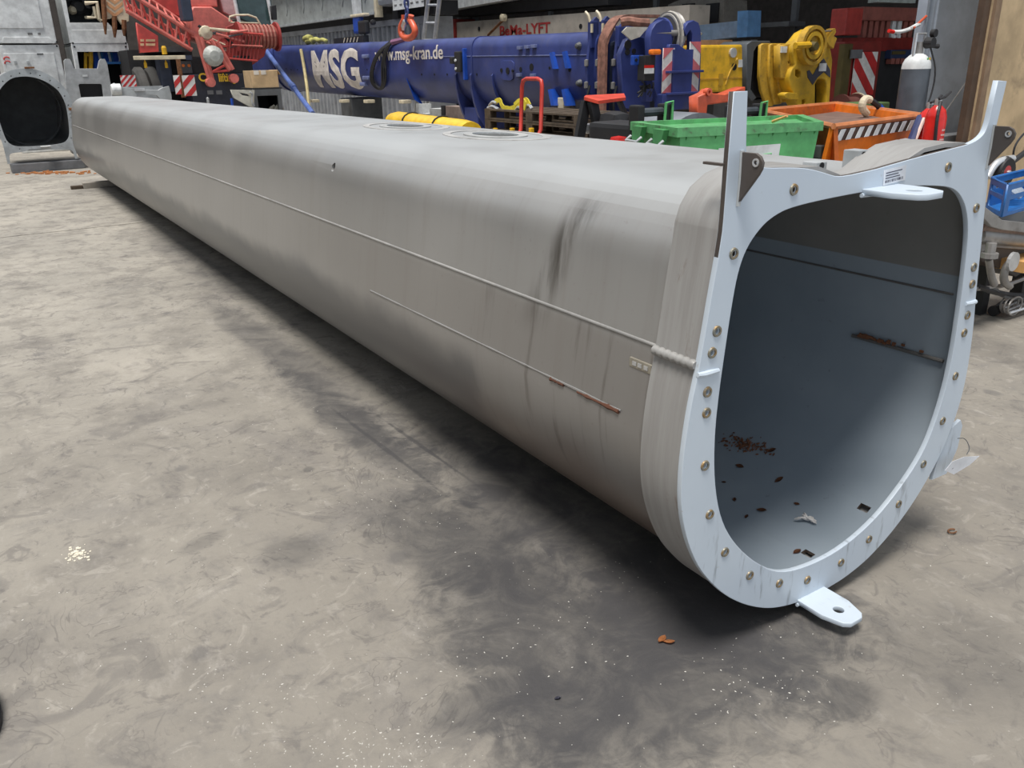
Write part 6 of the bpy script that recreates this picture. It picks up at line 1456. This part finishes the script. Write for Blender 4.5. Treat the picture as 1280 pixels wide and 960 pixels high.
for (a, b) in (((612, 132), (621, 129)), ((610, 135), (623, 137)), ((658, 134), (665, 136)), ((645, 138), (652, 137))): link('chrome_hook', T(smoothpts([XP(*a), (XP(*a)+XP(*b))/2+Vector((0, 0, .04)), XP(*b)]), .022, 6), alu_m, rs_)
# red hoop trolley
XHt = 5.3
ht = thing('platform_trolley', 'red tubular hoop handle of a trolley in front of the pallets', 'trolley', tuple(atX(662, 165, XHt)))
hp0 = [atX(645, 175, XHt-.1), atX(651, 162, XHt), atX(652.5, 108, XHt), atX(654, 101, XHt), atX(658, 98.5, XHt), atX(672, 98.5, XHt), atX(676.5, 101, XHt), atX(677.5, 108, XHt), atX(676, 162, XHt), atX(670, 176, XHt-.1)]
link('handle', T([Vector((p.x, p.y, p.z)) for p in [hp0[0]]+hp0[1:]], .022, 10), M('scarlet_tube', (0.55, 0.05, 0.035), .35), ht, smooth=50)
a, b = hp0[0], hp0[-1]
link('leg_tube', T([a, (XHt-.1, a.y, .18)], .022, 8), M('scarlet_tube', (0.55, 0.05, 0.035)), ht); link('leg_tube', T([b, (XHt-.1, b.y, .18)], .022, 8), M('scarlet_tube', (0.55, 0.05, 0.035)), ht)
link('deck', B(((XHt-.7, b.y-.1, .15), (XHt-.05, a.y+.1, .19)), bev=.01), dgrey_m, ht)
for y in (b.y, a.y): link('wheel', L([(0, -.02), (.075, -.02), (.075, .02), (0, .02)], (XHt-.15, y, .075), 'X', 16), black_m, ht)
# step stool
XSs = 4.75; YSs = 6.4
st_ = thing('step_stool', 'folding step stool with red top tread and black legs', 'step stool', tuple(atY(755, 180, YSs)))
zt6 = atY(755, 124, YSs).z
link('top_tread', prism([atY(730, 125, YSs), atY(748, 130, YSs-.15), atY(782, 125.5, YSs), atY(780, 120.5, YSs+.2), atY(732, 123, YSs+.1)], (0, 0, .028)), M('red_tread', (0.62, 0.07, 0.04), .5), st_)
def leg4(x1, y1, x2, y2, w, Y=YSs):
    a = atY(x1, y1, Y); b = atY(x2, y2, Y); d = b-a; e2 = a+d*(a.z/(a.z-b.z)); e2.z = 0
    link('leg', prism([a+Vector((-w, 0, 0)), a+Vector((w, 0, 0)), e2+Vector((w, 0, 0)), e2+Vector((-w, 0, 0))], (0, .05, 0)), black_m, st_)
leg4(735, 126, 725, 178, .045); leg4(743, 128, 753, 180, .045, YSs-.08); leg4(776, 126, 783, 142, .02, YSs+.05)
link('lower_tread', B((tuple(atY(751, 156, YSs-.05)), tuple(atY(780, 163, YSs+.2))), bev=.008), alu_m, st_)
link('side_bar', B((tuple(atY(731, 156, YSs+.1)), tuple(atY(765, 160, YSs+.2)))), alu_m, st_)
rc_ = thing('red_tin', 'small red tin on the floor pile between stool and black bin', 'tin', tuple(atY(770, 178, 5.2)))
q = atY(773, 178, 5.2); link('body', L([(0, 0), (.08, 0), (.06, .06), (0, .07)], (q.x, q.y, q.z-.02), 'Z', 14), fire_m, rc_); link('stub_post', L([(0, 0), (.05, 0), (.05, q.z-.02), (0, q.z-.02)], (q.x, q.y, 0), 'Z', 10), dgrey_m, rc_)
# yellow trough
XY_ = 5.4
yt = thing('yellow_trough', 'long yellow plastic cover strapped with black bands, beyond the long boom', 'cover', tuple(atX(525, 155, XY_)))
a, b = atX(481, 147, XY_), atX(575, 160, XY_)
bm = bmesh.new(); rr = []
zA, zB = atX(486, 140, XY_).z, atX(565, 150, XY_).z
for y, z in ((a.y, zA-.02), (a.y-.15, zA), (b.y+.2, zB), (b.y, zB-.02)): 
    rr.append([bm.verts.new((XY_+.16-.16*math.cos(PI*k/8), y, z-.12+.12*math.sin(PI*k/8))) for k in range(9)]+[bm.verts.new((XY_+.32, y, z-.16)), bm.verts.new((XY_, y, z-.16))])
for p, q in zip(rr, rr[1:]):
    for k in range(11): bm.faces.new((p[k], p[(k+1) % 11], q[(k+1) % 11], q[k]))
bm.faces.new(rr[0]); bm.faces.new(rr[-1])
link('cover', bm, M('signal_yellow_plastic', (0.80, 0.50, 0.03), .35, dirty=.05), yt, smooth=50)
link('orange_base', B(((XY_+.02, b.y+.05, min(zA, zB)-.30), (XY_+.3, a.y-.1, min(zA, zB)-.16))), orange_m, yt)
for px in (540, 503): y = atX(px, 150, XY_).y; t_ = (y-b.y)/(a.y-b.y); zz = zB+(zA-zB)*t_; link('black_band', T([(XY_+.16-.168*math.cos(PI*k/8), y, zz-.12+.128*math.sin(PI*k/8)) for k in range(9)], .012, 5), black_m, yt)
link('stand', B(((XY_+.05, b.y+.3, 0), (XY_+.27, b.y+.6, min(zA, zB)-.30)), ((XY_+.05, a.y-.7, 0), (XY_+.27, a.y-.4, min(zA, zB)-.30))), dgrey_m, yt)
tag(link('hanging_hook', T(smoothpts([atX(554, 132, 6.3), atX(554.5, 146, 6.3), atX(552, 149, 6.3), atX(557, 150, 6.3)]), .035, 6), black_m), 'black hook hanging under the blue boom above the yellow cover', 'hook')
pg = thing('pale_drum_rack', 'pale grey frame with small boxes standing beyond the yellow cover', 'frame', tuple(atX(530, 140, 8.6)))
for i, (x1, x2, y1, y2, m_) in enumerate(((520, 523, 130, 145, white_m), (524, 534, 142, 145, white_m), (537, 552, 136, 147, white_m), (555, 572, 133, 149, M('dusty_pink_box', (0.36, 0.28, 0.25)))) ): bxX('panel', m_, pg, 8.3, x1, x2, y1, y2, .3)
link('stand', B(((8.3, atX(572, 145, 8.3).y, 0), (8.58, atX(520, 145, 8.3).y, atX(550, 146, 8.3).z))), dgrey_m, pg)

# ================================================================== SCRAP AT THE RIGHT EDGE
wk = thing('steel_workbench', 'low dark steel frame carrying pipes and the blue crate at the right edge', 'frame', (5.4, 2.8, 0))
YQ = 2.75
def PQ(x, y, Y=YQ): return atY(x, y, Y)
sheetY('top_sheet', steel_m, wk, YQ-.12, [(1222, 262), (1231, 259), (1253, 276), (1290, 280), (1290, 291), (1255, 287), (1240, 283)], [], .3, .004)
sheetY('dark_channel', M('dark_brown_edge_steel', (0.075, 0.062, 0.055)), wk, YQ, [(1222, 314), (1245, 307), (1290, 311), (1290, 333), (1270, 345), (1241, 330), (1228, 326)], [], .3, .006)
sheetY('upper_lip', steel_m, wk, YQ-.04, [(1222, 305), (1236, 300), (1290, 306), (1290, 312), (1244, 309), (1238, 314), (1222, 314)], [], .34, .004)
for (a, b, r_, m_) in (((1222, 282), (1290, 291), .045, M('rusty_grey_pipe', (0.20, 0.13, 0.10), .6, vary=.4)), ((1222, 294), (1290, 300), .05, steel_m)):
    p, q = PQ(*a, YQ-.05), PQ(*b, YQ-.05); link('pipe', T([p, q+(q-p)*.5], r_, 12), m_, wk, smooth=60)
for px in (1238, 1285): p = PQ(px, 325, YQ+.1); link('leg', B(((p.x-.04, YQ+.08, 0), (p.x+.04, YQ+.16, p.z))), black_m, wk)
wp_ = PQ(1282, 328, YQ-.15); link('wood_offcut', B((tuple(wp_), tuple(wp_+Vector((.3, .2, -.07))))), M('pale_orange_wood', (0.62, 0.34, 0.12)), wk)
link('bolt', L([(0, 0), (.05, 0), (.05, .03), (.03, .03), (.03, .09), (0, .09)], PQ(1236, 322, YQ-.12), 'Z', 10), steel_m, wk)
for pts, r_ in (([(1236, 324), (1239, 345), (1243, 356)], .022), ([(1268, 323), (1256, 335), (1254, 352), (1262, 358)], .025)):
    link('bent_tube', T(smoothpts([PQ(x, y, YQ-.1) for x, y in pts]), r_, 8), steel_m, wk, smooth=60)
link('washer_disc', L([(0, -.01), (.06, -.01), (.06, .01), (0, .01)], PQ(1266, 327, YQ-.14), 'Y', 16), alu_m, wk)
for i, (pts, r_, m_) in enumerate((([(1218, 361), (1240, 360), (1262, 355), (1290, 344)], .014, steel_m), ([(1222, 358), (1245, 366), (1270, 370), (1295, 368)], .02, black_m), ([(1240, 360), (1258, 372), (1275, 372), (1295, 376)], .016, dgrey_m))):
    tag(link('loose_cable', T(smoothpts([PQ(x, y, YQ-.05) for x, y in pts]), r_, 6), m_), ('thin grey rod crossing under the steel frame at the right edge', 'thick black cable sagging below the steel frame at the right edge', 'lower dark cable ending by the wheel at the right edge')[i], 'cable')
# blue crate
kr = thing('blue_crate', 'blue plastic crate holding clear bottles on the scrap at the right edge', 'crate', tuple(PQ(1255, 272)))
c0 = PQ(1234, 256, YQ+.12); c1 = PQ(1252, 271, YQ-.10); c2 = PQ(1310, 266, YQ+.0); zc = c1.z; hc = .19
def pan(name, p, q, win):
    d = (q-p); L2 = d.length; d = d/L2; nn = Vector((d.y, -d.x, 0)); me = plate([(0, 0), (L2, 0), (L2, hc), (0, hc)], [[(a_*L2, b_*hc), (c_*L2, b_*hc), (c_*L2, e_*hc), (a_*L2, e_*hc)] for a_, b_, c_, e_ in win], .012, .002)
    me.transform(Matrix(((d.x, 0, nn.x, p.x), (d.y, 0, nn.y, p.y), (0, 1, 0, p.z), (0, 0, 0, 1)))); return link(name, me, crate_m, kr)
A_ = Vector((c0.x, c0.y, zc)); B_ = Vector((c1.x, c1.y, zc)); C_ = Vector((c2.x, c2.y, zc)); D_ = A_+C_-B_
pan('side_panel', B_, C_, [(.08, .62, .92, .82), (.08, .1, .45, .5), (.52, .1, .92, .5)]); pan('side_panel', A_, B_, [(.1, .62, .9, .82), (.1, .12, .9, .5)]); pan('side_panel', D_, A_, [(.1, .6, .9, .8)]); pan('side_panel', C_, D_, [])
link('base', prism([A_, B_, C_, D_], (0, 0, .01)), crate_m, kr)
link('crate_rim', T([p+Vector((0, 0, hc)) for p in (A_, B_, C_, D_)], .009, 6, close=True), crate_m, kr)
for i in range(5):
    p = A_*.75+C_*.25+Vector((.055*i-.03, .02*i-.02, .12)); tag(link('clear_bottle', T([p, p+Vector((.06, -.06, -.06))], [.018, .02, .012], 8), M('cloudy_clear_plastic', (0.42, 0.48, 0.55), .2, dirty=0)), 'cloudy clear bottle lying in the blue crate, %s' % ('nearest its left corner', 'second from its left corner', 'third from its left corner', 'fourth from its left corner', 'furthest from its left corner')[i], 'bottle', 'bottles in the blue crate')
link('packer', B(((c1.x-.05, YQ-.08, PQ(1255, 285).z-.05), (c1.x+.6, YQ+.25, zc-.002))), dgrey_m, wk)
# sack truck lying behind
sk2 = thing('sack_truck', 'sack truck with red hubbed black wheel lying behind the blue crate', 'sack truck', tuple(PQ(1255, 215, 3.2)))
wc_ = PQ(1254, 215, 3.2)
link('tyre', L([(.045, -.03), (.095, -.035), (.11, -.01), (.11, .02), (.095, .035), (.045, .03), (.045, -.03)], wc_, 'Y', 24), black_m, sk2, smooth=40)
link('hub', L([(0, -.035), (.05, -.03), (.05, .03), (0, .03)], wc_, 'Y', 18), M('red_hub', (0.45, 0.04, 0.04), .4), sk2)
link('axle_boss', L([(0, -.05), (.015, -.05), (.015, -.03), (0, -.03)], wc_, 'Y', 10), alu_m, sk2)
link('frame_tube', T(smoothpts([PQ(1234, 222, 3.2), PQ(1243, 206, 3.2), PQ(1252, 200, 3.2), PQ(1266, 198, 3.2)]), .025, 8), alu_m, sk2, smooth=60)
link('black_bar', T([PQ(1262, 205, 3.25), PQ(1290, 184, 3.3)], .02, 8), black_m, sk2)
link('cable', T(smoothpts([PQ(1266, 198, 3.3), PQ(1268, 182, 3.3), PQ(1280, 166, 3.3), PQ(1292, 160, 3.3)]), .008, 6), black_m, sk2)
link('prop', T([wc_+Vector((.0, .12, 0)), Vector((wc_.x, wc_.y+.12, 0))], .02, 8), dgrey_m, sk2)
# castor and wire on the floor
cst = thing('castor_wheel', 'dark castor with a coil of wire on the floor at the right edge', 'castor', tuple(atZ(1246, 395)))
p = atZ(1247, 393, 0); 
link('castor', L([(0, -.02), (.035, -.02), (.035, .02), (0, .02)], (p.x-.05, p.y, .036), 'X', 16), black_m, cst)
link('fork', T(smoothpts([(p.x-.05, p.y, .06), (p.x+.02, p.y, .085), (p.x+.12, p.y-.02, .07), (p.x+.3, p.y-.02, .05)]), .010, 6), dgrey_m, cst)
bm = bmesh.new(); c = atZ(1268, 386, .07)
for i in range(3): tube(bm, [c+Vector((.085*math.cos(a)+.01*i, .03*i, .06*math.sin(a)+.02)) for a in [k*PI/9 for k in range(18)]], .006, 5, close=True)
link('wire_coil', bm, steel_m, cst)
for i in range(3): link('rod', T([c+Vector((-.05, .02*i, -.02+.012*i)), c+Vector((.6, .05*i, -.02+.03*i))], .010, 6), steel_m if i else alu_m, cst)
